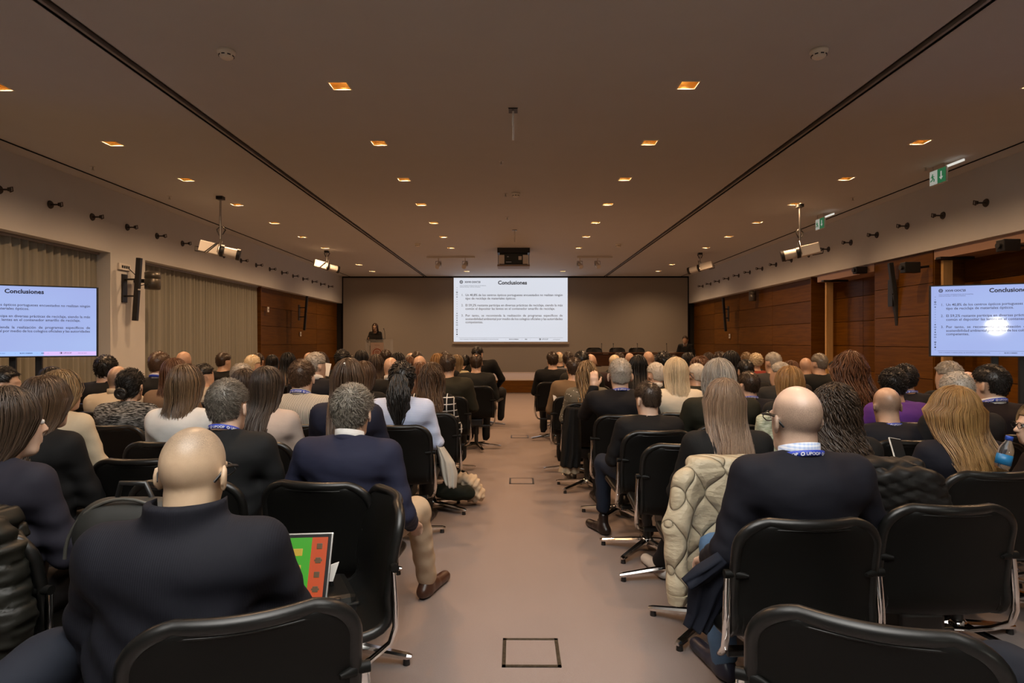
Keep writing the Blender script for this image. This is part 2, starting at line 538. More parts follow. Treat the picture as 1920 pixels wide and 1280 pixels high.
# ---- screens with the slide
def slide(root, w, h, bg, ink, soft, pink, blue, name='slide'):
    """slide as flat print on a panel in the local xz plane facing -y, centre origin"""
    MB().box((-w / 2, 0.0, -h / 2), (w / 2, 0.004, h / 2)).build('display_panel', bg, root)
    MBi = MB(); MBs = MB(); MBk = MB()

    def put(mb, me, x, y):
        o = len(mb.v)
        mb.v += [(x - w / 2 + v.co.x, -0.003, h / 2 - y + v.co.y) for v in me.vertices]
        for p in me.polygons:
            mb.f.append(tuple(i + o for i in p.vertices)); mb.sm.append(False)
        bpy.data.meshes.remove(me)
    u = w / 1000.0
    put(MBi, text_mesh("Conclusiones", 47 * u, bold=1.4 * u), 388 * u, 58 * u)
    put(MBk, text_mesh("XXVII CIOC'25", 21.5 * u, bold=0.7 * u), 96 * u, 44 * u)
    put(MBk, text_mesh("XXVII CONGRESO INTERNACIONAL DE OPTOMETRIA,", 9.5 * u), 52 * u, 72 * u)
    put(MBk, text_mesh("CONTACTOLOGIA Y OPTICA OFTALMICA", 9.5 * u), 52 * u, 84 * u)
    X0 = 102 * u; WW = 852 * u
    lines = [(1, 160, "Un 40,8% de los centros ópticos portugueses encuestados no realizan ningún", True), (0, 190, "tipo de reciclaje de materiales ópticos.", False),
             (2, 250, "El 59,2% restante participa en diversas prácticas de reciclaje, siendo la más", True), (0, 280, "común el depositar las lentes en el contenedor amarillo de reciclaje.", False),
             (3, 340, "Por tanto, se recomienda la realización de programas específicos de", True), (0, 370, "sostenibilidad ambiental por medio de los colegios oficiales y las autoridades", True), (0, 398, "competentes.", False)]
    for n, y, t, j in lines:
        if n: put(MBs, text_mesh('%d.' % n, 28 * u), 66 * u, y * u)
        put(MBs, text_mesh(t, 28.5 * u, WW if j else None, bold=0.25 * u), X0, y * u)
    put(MBk, text_mesh("XXVII CONGRESO INTERNACIONAL DE OPTOMETRIA E CONTACTOLOGIA", 10 * u), 52 * u, 543 * u)
    put(MBk, text_mesh("|", 10 * u), 455 * u, 543 * u)
    put(MBk, text_mesh("08, 09 E 10 MARZO", 10 * u, bold=0.4 * u), 486 * u, 543 * u)
    put(MBk, text_mesh("|", 10 * u), 598 * u, 543 * u); put(MBk, text_mesh("2025", 10 * u, bold=0.4 * u), 625 * u, 543 * u); put(MBk, text_mesh("|", 10 * u), 670 * u, 543 * u)
    put(MBk, text_mesh("UPOOP", 17 * u), 772 * u, 545 * u); put(MBk, text_mesh("www.upoop.pt", 10 * u), 872 * u, 543 * u)

    def ring(mb, x, y, r, r0, sx=1.0):
        c = Vector((x * u - w / 2, -0.003, h / 2 - y * u)); n = 20
        a = [c + Vector((math.cos(2 * PI * k / n) * r * u * sx, 0, math.sin(2 * PI * k / n) * r * u)) for k in range(n)]
        if r0 <= 0:
            mb.add(a, [tuple(range(n))]); return
        b = [c + Vector((math.cos(2 * PI * k / n) * r0 * u * sx, 0, math.sin(2 * PI * k / n) * r0 * u)) for k in range(n)]
        mb.add(a + b, [(k, (k + 1) % n, n + (k + 1) % n, n + k) for k in range(n)])

    def rect(mb, x0, y0, x1, y1, yy=-0.0028):
        mb.add([(x0 * u - w / 2, yy, h / 2 - y1 * u), (x1 * u - w / 2, yy, h / 2 - y1 * u), (x1 * u - w / 2, yy, h / 2 - y0 * u), (x0 * u - w / 2, yy, h / 2 - y0 * u)], [(0, 1, 2, 3)])
    # emblem: an eye in a ring
    ring(MBk, 66, 36, 15, 11); ring(MBk, 66, 36, 6.5, 3.2); ring(MBk, 66, 36, 10.5, 8.8, 1.0); rect(MBk, 52, 35, 58, 37); rect(MBk, 74, 35, 80, 37)
    ring(MBk, 757, 539, 8, 5.5); rect(MBk, 757, 532, 762, 546)
    # column of small pictograms on the left edge
    for k in range(22):
        y = 86 + k * 20.5
        if k in (2, 18): ring(MBk, 28, y, 7, 3.5); rect(MBk, 26, y + 6, 30, y + 10)
        elif k in (4, 11, 13): rect(MBk, 22, y - 1.5, 34, y + 1.5); rect(MBk, 26.5, y - 6, 29.5, y + 6)
        elif k in (12, 15, 16): ring(MBk, 28, y, 6, 3.6, 1.2)
        elif k == 20: ring(MBk, 28, y, 6, 0)
        elif k in (14, 19): rect(MBk, 24, y - 4, 32, y + 4)
        elif k in (3,): rect(MBs, 20, y - 2, 36, y + 2)
        else: rect(MBk, 25, y - 1.5, 31, y + 1.5)
    for o in (MBi.build('title_lettering', ink, root), MBs.build('body_lettering', soft, root), MBk.build('small_lettering', ink, root)): o['kind'] = 'stuff'
    if pink is not None:
        fb = MB(); rect(fb, 45, 527, 640, 560, -0.0012); fb.build('footer_band', blue, root)
        fb = MB(); rect(fb, 640, 527, 998, 560, -0.0012); fb.build('footer_band', pink, root)
    else:
        fb = MB(); rect(fb, 45, 525, 960, 526.5, -0.0012); fb.build('footer_line', soft, root)


def slide_bg(name, ca, cb, strength, gloss=0.08):
    m, nt, b = nodes(name)
    tc = nd(nt, 'ShaderNodeTexCoord'); sp_ = nd(nt, 'ShaderNodeSeparateXYZ'); lk(nt, tc.outputs['Generated'], sp_.inputs[0])
    c = mixc(nt, noise(nt, tc.outputs['Generated'], 1.6, 1.0), ca, cb)
    lk(nt, c, b.inputs['Emission Color']); b.inputs['Emission Strength'].default_value = strength
    b.inputs['Base Color'].default_value = (0.03, 0.03, 0.03, 1); b.inputs['Roughness'].default_value = gloss
    return m


ps = thing('projection_screen', 'large white projection screen showing the Conclusiones slide above the stage', 'screen', px(957.5, 581.5, BACK - 0.06))
SW = 214.5 * (BACK - 0.06) / F; SH = SW * 0.563
slide(ps, SW * 0.995, SH * 0.99, slide_bg('projected_slide', (0.56, 0.585, 0.655), (0.53, 0.55, 0.60), 1.0, 0.6), plain('slide_ink', (0.05, 0.05, 0.055), 0.7), plain('slide_grey_ink', (0.16, 0.16, 0.17), 0.7), None, None)
MB().box((-SW / 2, 0.005, -SH / 2), (SW / 2, 0.03, SH / 2)).build('screen_cloth', plain('screen_cloth', (0.7, 0.68, 0.65), 0.8), ps)
MB().box((-SW / 2 - 0.04, -0.015, -SH / 2 - 0.075), (SW / 2 + 0.04, 0.03, -SH / 2 - 0.005), 0.01).build('bottom_bar', plain('bar_taupe', (0.40, 0.35, 0.30), 0.5), ps)
MB().box((-SW / 2 - 0.04, 0.0, SH / 2 + 0.005), (SW / 2 + 0.04, 0.04, SH / 2 + 0.03)).build('top_bar', BLACKP, ps)

TVBG = slide_bg('tv_slide', (0.27, 0.32, 0.62), (0.32, 0.42, 0.70), 1.0, 0.05)
TINK = plain('tv_ink', (0.012, 0.01, 0.03), 0.3); TSOFT = plain('tv_grey_ink', (0.05, 0.045, 0.09), 0.3)


def tv(cx, cy, cz, rz, label, pink, poles):
    W, H = 1.225, 0.69
    root = thing('television', label, 'television', (cx, cy, 0), rz)
    scr = bpy.data.objects.new('screen', None); COL.objects.link(scr); scr.parent = root; scr.location = (0, -0.004, cz)
    slide(scr, W, H, TVBG, TINK, TSOFT, emit('tv_pink_band', (0.58, 0.42, 0.80), 1.0) if pink else None, emit('tv_blue_band', (0.30, 0.45, 0.85), 1.0))
    fr = MB(); a, b, t = W / 2, H / 2, 0.012
    fr.box((-a - t, -0.008, b), (a + t, 0.03, b + t)).box((-a - t, -0.008, -b - t), (a + t, 0.03, -b)).box((-a - t, -0.008, -b), (-a, 0.03, b)).box((a, -0.008, -b), (a + t, 0.03, b))
    o = fr.build('bezel', BLACKP, root); o.location = (0, 0, cz)
    o = MB().box((-a, 0.006, -b), (a, 0.05, b), 0.01).box((-a * 0.6, 0.05, -b * 0.6), (a * 0.6, 0.08, b * 0.5), 0.01).build('rear_casing', BLACKP, root); o.location = (0, 0, cz)
    for p in poles:
        MB().box((p - 0.028, 0.085, 0.04), (p + 0.028, 0.13, cz + 0.25), 0.004).build('pole', BLACKP, root)
    MB().box((poles[0] - 0.3, -0.15, 0.0), (poles[1] + 0.3, 0.45, 0.04), 0.008).build('stand_base', BLACKP, root)
    MB().box((-0.25, 0.078, cz - 0.1), (0.25, 0.1, cz + 0.1)).build('bracket', STEEL, root)


AL = math.atan2(0.425, 0.905)
tv(-4.3 - 0.62 * 0.905, 6.18 - 0.62 * 0.425, 1.66, AL, 'large television on a black stand in front of the left curtain showing the slide', True, (-0.10, 0.11))
AR = math.radians(-21.7)
tv(4.17 + 0.62 * math.cos(AR), 6.08 + 0.62 * math.sin(AR), 1.665, AR, 'large television on a black stand in front of the wood panelled right wall', False, (-0.06, 0.16))
# ------------------------------------------------------------------ organic surfaces: distance field + surface nets
class Field:
    def __init__(s, lo, hi, h):
        s.lo = np.array(lo, float); s.h = h
        s.n = np.maximum(((np.array(hi) - s.lo) / h).astype(int) + 2, 4)
        s.V = np.full(s.n, 0.25, np.float32)
        s.ax = [s.lo[i] + np.arange(s.n[i]) * h for i in range(3)]

    def sl(s, lo, hi):
        a = np.clip(((np.array(lo) - s.lo) / s.h).astype(int) - 1, 0, s.n - 1); b = np.clip(((np.array(hi) - s.lo) / s.h).astype(int) + 2, 1, s.n)
        b = np.maximum(b, a + 1)
        S = tuple(slice(int(a[i]), int(b[i])) for i in range(3))
        X = s.ax[0][S[0]][:, None, None]; Y = s.ax[1][S[1]][None, :, None]; Z = s.ax[2][S[2]][None, None, :]
        return S, X, Y, Z

    def uni(s, S, d, k):
        v = s.V[S]; d = d.astype(np.float32)
        if k <= 0:
            s.V[S] = np.minimum(v, d)
        else:
            hh = np.maximum(k - np.abs(v - d), 0) / k
            s.V[S] = np.minimum(v, d) - hh * hh * k * 0.25

    def cap(s, a, b, ra, rb, k=0.03, sc=(1, 1, 1), sub=False):
        a = np.array(a, float); b = np.array(b, float); r = max(ra, rb) * max(sc) + k + 2 * s.h
        S, X, Y, Z = s.sl(np.minimum(a, b) - r, np.maximum(a, b) + r)
        c = (a + b) / 2
        qa = (a - c) / sc; ba = (b - a) / sc; L2 = max(float(ba @ ba), 1e-9)
        x = (X - c[0]) / sc[0] - qa[0]; y = (Y - c[1]) / sc[1] - qa[1]; z = (Z - c[2]) / sc[2] - qa[2]
        t = np.clip((x * ba[0] + y * ba[1] + z * ba[2]) / L2, 0, 1)
        d = (np.sqrt((x - t * ba[0]) ** 2 + (y - t * ba[1]) ** 2 + (z - t * ba[2]) ** 2) - (ra + (rb - ra) * t)) * (min(sc) * 0.5 + 0.5 * sum(sc) / 3)
        if sub:
            s.V[S] = np.maximum(s.V[S], (-d).astype(np.float32))
        else:
            s.uni(S, d, k)

    def ell(s, c, r, k=0.02, R=None, sub=False):
        c = np.array(c, float); r = np.array(r, float); m = r.max() + k + 2 * s.h
        S, X, Y, Z = s.sl(c - m, c + m)
        X = X - c[0]; Y = Y - c[1]; Z = Z - c[2]
        if R is not None:
            x = X * R[0, 0] + Y * R[1, 0] + Z * R[2, 0]; y = X * R[0, 1] + Y * R[1, 1] + Z * R[2, 1]; z = X * R[0, 2] + Y * R[1, 2] + Z * R[2, 2]
        else:
            x, y, z = X + 0 * (Y + Z), Y + 0 * (X + Z), Z + 0 * (X + Y)
        k0 = np.sqrt((x / r[0]) ** 2 + (y / r[1]) ** 2 + (z / r[2]) ** 2); k1 = np.sqrt((x / r[0] ** 2) ** 2 + (y / r[1] ** 2) ** 2 + (z / r[2] ** 2) ** 2)
        d = k0 * (k0 - 1) / np.maximum(k1, 1e-6)
        if sub:
            if k > 0:
                v = s.V[S]; dd = (-d).astype(np.float32); hh = np.maximum(k - np.abs(v - dd), 0) / k
                s.V[S] = np.maximum(v, dd) + hh * hh * k * 0.25
            else:
                s.V[S] = np.maximum(s.V[S], (-d).astype(np.float32))
        else:
            s.uni(S, d, k)

    def func(s, f):
        """V = f(V, X, Y, Z) on the whole grid"""
        s.V = f(s.V, s.ax[0][:, None, None], s.ax[1][None, :, None], s.ax[2][None, None, :]).astype(np.float32)

    def nets(s):
        V = s.V.copy()
        V[0] = V[-1] = 0.2; V[:, 0] = V[:, -1] = 0.2; V[:, :, 0] = V[:, :, -1] = 0.2
        S = V < 0
        cnt = np.zeros(np.array(V.shape) - 1, np.int8)
        for dx in (0, 1):
            for dy in (0, 1):
                for dz in (0, 1):
                    cnt += S[dx:V.shape[0] - 1 + dx, dy:V.shape[1] - 1 + dy, dz:V.shape[2] - 1 + dz]
        act = (cnt > 0) & (cnt < 8)
        I = np.argwhere(act); n = len(I)
        if n == 0: return np.zeros((0, 3)), np.zeros((0, 4), int)
        idx = np.full(act.shape, -1, np.int32); idx[act] = np.arange(n)
        co = [(dx, dy, dz) for dx in (0, 1) for dy in (0, 1) for dz in (0, 1)]
        cv = np.stack([V[I[:, 0] + c[0], I[:, 1] + c[1], I[:, 2] + c[2]] for c in co], 1)
        acc = np.zeros((n, 3)); num = np.zeros(n)
        for a in range(8):
            for ax in range(3):
                if co[a][ax]: continue
                b = a + (4, 2, 1)[ax]
                v0 = cv[:, a]; v1 = cv[:, b]; m = (v0 < 0) != (v1 < 0)
                t = np.where(m, v0 / np.where(m, v0 - v1, 1), 0)
                p = np.tile(np.array(co[a], float), (n, 1)); p[:, ax] += t
                acc += p * m[:, None]; num += m
        P = s.lo + (I + acc / num[:, None]) * s.h
        Q = []
        for ax in range(3):
            o1, o2 = [(1, 2), (2, 0), (0, 1)][ax]
            A = np.moveaxis(S, ax, 0); m = A[:-1] != A[1:]
            e = np.argwhere(np.moveaxis(m, 0, ax))
            e = e[(e[:, o1] > 0) & (e[:, o2] > 0)]
            e = e[(e[:, o1] < act.shape[o1]) & (e[:, o2] < act.shape[o2]) & (e[:, ax] < act.shape[ax])]
            s0 = S[e[:, 0], e[:, 1], e[:, 2]]
            d1 = np.zeros(3, int); d1[o1] = 1; d2 = np.zeros(3, int); d2[o2] = 1
            c = [e - d1 - d2, e - d2, e, e - d1]
            q = np.stack([idx[x[:, 0], x[:, 1], x[:, 2]] for x in c], 1)
            q[~s0] = q[~s0][:, ::-1]
            Q.append(q)
        Q = np.concatenate(Q); Q = Q[(Q >= 0).all(1)]
        return P, Q

    def mesh(s, name):
        P, Q = s.nets()
        return mesh_np(name, P, Q)


def rotm(yaw, pitch, roll=0.0):
    return np.array(Euler((pitch, roll, yaw)).to_matrix())


# ------------------------------------------------------------------ materials of people
def skin_mat(tone):
    key = ('skin', tone)
    if key in MATS: return MATS[key]
    m, nt, b = nodes('skin')
    at = nd(nt, 'ShaderNodeAttribute', attribute_name='stubble')
    v = objco(nt)
    f = noise(nt, v, 28, 3.0); f2 = noise(nt, v, 900, 1.0)
    c = mixc(nt, f, tuple(t * 0.88 for t in tone), tuple(min(1, t * 1.08) for t in tone))
    dots = nd(nt, 'ShaderNodeMath', operation='MULTIPLY'); lk(nt, at.outputs['Fac'], dots.inputs[0]); lk(nt, ramp(nt, f2, 0.15, 0.75), dots.inputs[1])
    c = mixc(nt, dots.outputs[0], c, (0.085, 0.065, 0.05))
    lk(nt, c, b.inputs['Base Color']); b.inputs['Roughness'].default_value = 0.36
    b.inputs['Specular IOR Level'].default_value = 0.42
    bump(nt, b, f2, 0.08, 0.001)
    MATS[key] = m
    return m


def hair_mat(c1, c2, rough=0.36):
    key = ('hair', c1, c2)
    if key in MATS: return MATS[key]
    m, nt, b = nodes('hair')
    at = nd(nt, 'ShaderNodeAttribute', attribute_name='tone')
    v = objco(nt, (1, 1, 0.12))
    f = noise(nt, v, 240, 2.0)
    ad = nd(nt, 'ShaderNodeMath', operation='MULTIPLY_ADD'); lk(nt, f, ad.inputs[0]); ad.inputs[1].default_value = 0.7
    lk(nt, at.outputs['Fac'], ad.inputs[2])
    c = mixc(nt, ramp(nt, ad.outputs[0], 0.2, 1.35), c1, c2)
    lk(nt, c, b.inputs['Base Color']); b.inputs['Roughness'].default_value = rough
    b.inputs['Specular IOR Level'].default_value = 0.45
    bump(nt, b, f, 0.18, 0.003)
    MATS[key] = m
    return m


def cloth(kind, col, col2=(0.8, 0.8, 0.8)):
    key = ('cloth', kind, col, col2)
    if key in MATS: return MATS[key]
    m, nt, b = nodes(kind + '_fabric')
    v = objco(nt)
    f = noise(nt, v, 700, 2.0); fw = noise(nt, objco(nt, (1.0, 1.0, 1.9)), 7, 1.5, 0.45)
    if max(col) < 0.12: col = tuple(c * 0.45 for c in col)
    base = mixc(nt, f, tuple(c * 0.8 for c in col), tuple(min(1, c * 1.2) for c in col))

    def wave(d, scale, lo, hi):
        w = nd(nt, 'ShaderNodeTexWave', wave_type='BANDS', bands_direction=d); w.inputs['Scale'].default_value = scale
        w.inputs['Distortion'].default_value = 0.0
        lk(nt, v, w.inputs['Vector'])
        return ramp(nt, w.outputs['Fac'], lo, hi)
    if kind == 'vstripe':
        base = mixc(nt, wave('X', 34, 0.5, 0.75), base, col2)
    elif kind == 'hstripe':
        base = mixc(nt, wave('Z', 42, 0.5, 0.8), base, col2)
    elif kind == 'grid':
        a = wave('X', 5.5, 0.94, 0.97); c = wave('Z', 5.5, 0.94, 0.97)
        mx = nd(nt, 'ShaderNodeMath', operation='MAXIMUM'); lk(nt, a, mx.inputs[0]); lk(nt, c, mx.inputs[1])
        base = mixc(nt, mx.outputs[0], base, col2)
    elif kind == 'check':
        a = wave('X', 24, 0.4, 0.7); c = wave('Z', 24, 0.4, 0.7)
        mx = nd(nt, 'ShaderNodeMath', operation='MULTIPLY_ADD'); lk(nt, a, mx.inputs[0]); mx.inputs[1].default_value = 0.5; lk(nt, c, mx.inputs[2])
        base = mixc(nt, ramp(nt, mx.outputs[0], 0.2, 1.4), base, col2)
    elif kind == 'dots':
        vo = nd(nt, 'ShaderNodeTexVoronoi'); vo.inputs['Scale'].default_value = 34; lk(nt, v, vo.inputs['Vector'])
        base = mixc(nt, ramp(nt, vo.outputs['Distance'], 0.17, 0.2), col2, base)
    elif kind == 'mottle':
        vv = objco(nt, (14, 14, 120)); g = noise(nt, vv, 2.2, 3.0)
        base = mixc(nt, ramp(nt, g, 0.46, 0.60), base, col2)
    lk(nt, base, b.inputs['Base Color'])
    b.inputs['Roughness'].default_value = 0.8 if kind != 'shiny' else 0.45
    b.inputs['Specular IOR Level'].default_value = 0.25
    if kind in ('plain', 'knit'):
        b.inputs['Sheen Weight'].default_value = 0.0
    if kind == 'knit':
        w = nd(nt, 'ShaderNodeTexWave', wave_type='BANDS', bands_direction='X'); w.inputs['Scale'].default_value = 55
        lk(nt, v, w.inputs['Vector']); bump(nt, b, w.outputs['Fac'], 0.16, 0.002)
    else:
        bump(nt, b, fw, 0.3 if kind != 'shiny' else 0.06, 0.03)
    MATS[key] = m
    return m


# ------------------------------------------------------------------ seated and standing figures
HC = np.array((0.0, 0.0, 1.155))      # head centre of the seated figure before lean


def head_field(fd, c, R, hs=1.0, fine=True, ear=1.0):
    def T(p): return c + R @ (np.array(p) * hs)
    fd.ell(T((0, -0.014, 0.028)), np.array((0.077, 0.097, 0.097)) * hs, 0.0, R)
    fd.ell(T((0, 0.018, -0.045)), np.array((0.061, 0.076, 0.080)) * hs, 0.035, R)
    fd.cap(T((-0.022, 0.055, -0.105)), T((0.022, 0.055, -0.105)), 0.020 * hs, 0.020 * hs, 0.03)
    if fine:
        fd.ell(T((0.031, 0.097, 0.002)), np.array((0.020, 0.016, 0.013)) * hs, 0.012, R, sub=True)
        fd.ell(T((-0.031, 0.097, 0.002)), np.array((0.020, 0.016, 0.013)) * hs, 0.012, R, sub=True)
        fd.cap(T((0, 0.090, 0.004)), T((0, 0.108, -0.032)), 0.008 * hs, 0.014 * hs, 0.012)
        for sx in (-1, 1):
            fd.cap(T((sx * 0.010, 0.098, -0.036)), T((sx * 0.014, 0.092, -0.036)), 0.008 * hs, 0.008 * hs, 0.008)
            fd.cap(T((sx * 0.008, 0.090, 0.020)), T((sx * 0.045, 0.078, 0.020)), 0.009 * hs, 0.007 * hs, 0.012)
        fd.cap(T((-0.020, 0.086, -0.062)), T((0.020, 0.086, -0.062)), 0.008 * hs, 0.008 * hs, 0.008)
        fd.cap(T((-0.016, 0.085, -0.076)), T((0.016, 0.085, -0.076)), 0.009 * hs, 0.009 * hs, 0.008)
    for sx in (-1, 1):
        Re = R @ rotm(sx * 0.38, 0.15)
        fd.ell(T((sx * (0.072 + 0.0165 * ear), -0.012, -0.014)), np.array((0.0088, 0.024, 0.037)) * hs * (0.6 + 0.4 * ear), 0.008, Re)
        if fine and ear > 0.5:
            fd.ell(T((sx * 0.098, -0.002, -0.010)), np.array((0.007, 0.010, 0.018)) * hs, 0.004, Re, sub=True)


def hand_prims(w, d, up, side, curl=0.5):
    """palm and five fingers starting at wrist w, pointing along d; up = back of hand; side=+1 thumb towards d x up"""
    w = np.array(w, float); d = np.array(d, float); d /= np.linalg.norm(d)
    up = np.array(up, float); up -= d * (up @ d); up /= np.linalg.norm(up)
    s = np.cross(d, up) * side
    pr = [(w, w + d * 0.03, 0.026, 0.03, 0.02), ]
    for i, off in enumerate((-0.026, -0.009, 0.009, 0.026)):
        k0 = w + d * 0.085 + s * off
        pr.append((w + d * 0.02 + s * off * 0.7, k0, 0.016, 0.012, 0.012))
        L = (0.058, 0.072, 0.078, 0.070)[i]
        a1 = curl * 0.9; a2 = curl * 2.0
        m = k0 + (d * math.cos(a1) - up * math.sin(a1)) * L * 0.55
        e = m + (d * math.cos(a2) - up * math.sin(a2)) * L * 0.45
        pr.append((k0, m, 0.0105, 0.0095, 0.004)); pr.append((m, e, 0.0095, 0.008, 0.004))
    t0 = w + d * 0.025 + s * 0.028
    t1 = t0 + d * 0.035 + s * 0.028 - up * 0.008; t2 = t1 + d * 0.032 + s * 0.006 - up * 0.010
    pr.append((t0, t1, 0.014, 0.012, 0.01)); pr.append((t1, t2, 0.012, 0.009, 0.004))
    return pr


class Fig:
    """posed figure: joints in person space; faces +y"""
    def __init__(s, sex='M', w=1.0, lean=0.0, sway=0.0, hy=0.0, hp=0.0, hr=0.0, arms='lap', legs='sit', belly=0.0, stand=False, hs=1.0, knees=None, feet=None, nk=0.0, ear=1.0):
        s.ear = ear; s.sex = sex; s.stand = stand; s.hs = hs * (1.0 if sex == 'M' else 0.95)
        sw = (0.178 if sex == 'M' else 0.150) * w
        s.sw = sw; s.w = w; f = 1.0 if sex == 'M' else 0.88
        z0 = 0.42 if stand else 0.0
        L = Matrix.Rotation(-lean, 3, 'X') @ Matrix.Rotation(sway, 3, 'Y')

        def T(x, y, z):
            v = L @ Vector((x, y, z - 0.5)); return np.array((v.x, v.y, v.z + 0.5 + z0))
        s.T = T
        s.tor = [(T(0, -0.01, 0.545), T(0, -0.035, 0.70), 0.118 * f + belly * 0.4, 0.112 * f + belly, (1.32 * (w * 0.5 + 0.5), 1.0, 1.0)),
                 (T(0, -0.035, 0.70), T(0, -0.065, 0.895), 0.112 * f + belly, 0.116 * f, (1.30 * (w * 0.6 + 0.4), 1.0, 1.0))]
        s.nb = T(0, -0.04, 1.0)
        s.sh = {}
        s.trap = []
        for sx in (-1, 1):
            s.sh[sx] = T(sx * sw, -0.045, 0.960)
            s.trap.append((T(sx * 0.03, -0.048, 1.002), T(sx * sw * 0.95, -0.05, 0.972), 0.044 * f, 0.050 * f))
            s.trap.append((T(sx * 0.05, -0.075, 0.93), T(sx * sw * 0.8, -0.07, 0.92), 0.075 * f, 0.065 * f))
        s.hc = T(0, 0.005, 1.155 + nk)
        s.R = rotm(hy, hp, hr)
        s.el = {}; s.wr = {}; s.hd = {}
        for sx in (-1, 1):
            A = arms if isinstance(arms, str) else arms[0 if sx < 0 else 1]
            if A == 'lap':
                e = T(sx * (sw + 0.065), 0.03, 0.70); wr = np.array((sx * 0.105, 0.27, 0.635 + z0)); d = (-sx * 0.6, 0.8, -0.1)
            elif A == 'wide':
                e = T(sx * (sw + 0.10), -0.02, 0.71); wr = np.array((sx * 0.15, 0.24, 0.65 + z0)); d = (-sx * 0.7, 0.7, -0.1)
            elif A == 'down':
                e = T(sx * (sw + 0.075), -0.03, 0.68); wr = np.array((sx * (sw + 0.05), 0.18, 0.58 + z0)); d = (0, 0.9, -0.4)
            elif A == 'hold':
                e = T(sx * (sw + 0.07), 0.06, 0.72); wr = np.array((sx * 0.12, 0.33, 0.78 + z0)); d = (-sx * 0.3, 0.7, 0.5)
            elif A == 'raise':
                e = T(sx * (sw + 0.05), 0.16, 0.82); wr = T(sx * (sw - 0.03), 0.16, 1.04); d = (0.0, -0.1, 1.0)
            elif A == 'rest':
                e = T(sx * (sw + 0.09), -0.05, 0.72); wr = np.array((sx * (sw + 0.13), 0.10, 0.70 + z0)); d = (sx * 0.3, 0.9, -0.2)
            elif A == 'hang':
                e = T(sx * (sw + 0.04), -0.04, 0.70); wr = T(sx * (sw + 0.05), 0.02, 0.46); d = (0, 0.1, -1)
            else:
                e, wr, d = [np.array(q, float) for q in A]
            s.el[sx] = e; s.wr[sx] = wr; s.hd[sx] = np.array(d, float)
        s.hip = {}; s.kn = {}; s.an = {}; s.toe = {}
        for sx in (-1, 1):
            if stand:
                s.hip[sx] = np.array((sx * 0.085, 0, 0.92)); s.kn[sx] = np.array((sx * 0.10, 0.03, 0.50)); s.an[sx] = np.array((sx * 0.10, 0.0, 0.09)); s.toe[sx] = np.array((sx * 0.12, 0.15, 0.035))
            else:
                s.hip[sx] = np.array((sx * 0.085, 0.02, 0.535)); s.kn[sx] = np.array((sx * 0.115, 0.43, 0.525)); s.an[sx] = np.array((sx * 0.115, 0.36, 0.10)); s.toe[sx] = np.array((sx * 0.135, 0.49, 0.035))
                if knees and sx in knees: s.kn[sx] = np.array(knees[sx], float)
                if feet and sx in feet:
                    s.an[sx] = np.array(feet[sx][0], float); s.toe[sx] = np.array(feet[sx][1], float)

    def bounds(s, m=0.16, legs=False, lowz=None):
        P = [s.hc + 0.14, s.hc - 0.14, s.sh[-1], s.sh[1], s.el[-1], s.el[1], s.wr[-1] + s.hd[-1] * 0.12, s.wr[1] + s.hd[1] * 0.12, np.array((0, -0.1, 0.5 if not s.stand else 0.85))]
        if legs: P += [s.kn[-1], s.kn[1], s.an[-1], s.an[1], s.toe[-1], s.toe[1]]
        P = np.array(P)
        return P.min(0) - m, P.max(0) + m * 0.8

    def body(s, h, fine=True, stub=None):
        lo, hi = s.bounds(0.15)
        fd = Field(lo, hi, h)
        k = 0.94
        for a, b, ra, rb, sc in s.tor: fd.cap(a, b, ra * k - 0.012, rb * k - 0.012, 0.08, sc)
        for a, b, ra, rb in s.trap: fd.cap(a, b, ra - 0.012, rb - 0.012, 0.05)
        for sx in (-1, 1):
            f = 1.0 if s.sex == 'M' else 0.85
            fd.cap(s.sh[sx], s.el[sx], 0.047 * f, 0.038 * f, 0.03); fd.cap(s.el[sx], s.wr[sx], 0.037 * f, 0.025 * f, 0.015)
            u = np.array((0, 0.0, 1.0)) if abs(s.hd[sx][2]) < 0.8 else np.array((0, -1.0, 0.0))
            for a, b, ra, rb, kk in hand_prims(s.wr[sx], s.hd[sx], u, -sx): fd.cap(a, b, ra, rb, kk)
        nr = 0.058 if s.sex == 'M' else 0.046
        fd.cap(s.nb + np.array((0, 0, -0.05)), s.hc + s.R @ np.array((0, -0.025, -0.05)), nr * 1.12, nr, 0.04)
        head_field(fd, s.hc, s.R, s.hs, fine, s.ear)
        P, Q = fd.nets(); me = mesh_np('body', P, Q)
        at = me.attributes.new('stubble', 'FLOAT', 'POINT')
        if stub is not None:
            q = (P - s.hc) @ s.R / s.hs
            val = stub(q)
            val = np.where((np.abs(q) < 0.2).all(1), val, 0)
            at.data.foreach_set('value', val.astype(np.float32))
        return me

    def top(s, h, thick=0.012, sleeve=1.0, neck=0.066, hem=0.47, folds=0.004, high=0.0, open_back=None):
        lo, hi = s.bounds(0.2); lo[2] = min(lo[2], (0.42 if not s.stand else 0.75))
        fd = Field(lo, hi, h); t = thick
        for a, b, ra, rb, sc in s.tor: fd.cap(a, b, ra + t, rb + t, 0.07, sc)
        for a, b, ra, rb in s.trap: fd.cap(a, b, ra + t * 0.8, rb + t * 0.8, 0.05)
        f = 1.0 if s.sex == 'M' else 0.86
        for sx in (-1, 1):
            fd.cap(s.sh[sx], s.el[sx], 0.052 * f + t, 0.043 * f + t, 0.035)
            if sleeve > 0.5: fd.cap(s.el[sx], s.el[sx] + (s.wr[sx] - s.el[sx]) * (sleeve - 0.02), 0.043 * f + t, 0.031 * f + t, 0.02)
        if high:   # standing collar
            fd.cap(s.nb + np.array((0, 0.0, -0.01)), s.nb + np.array((0, 0.0, high)), neck + 0.012, neck + 0.008, 0.02)
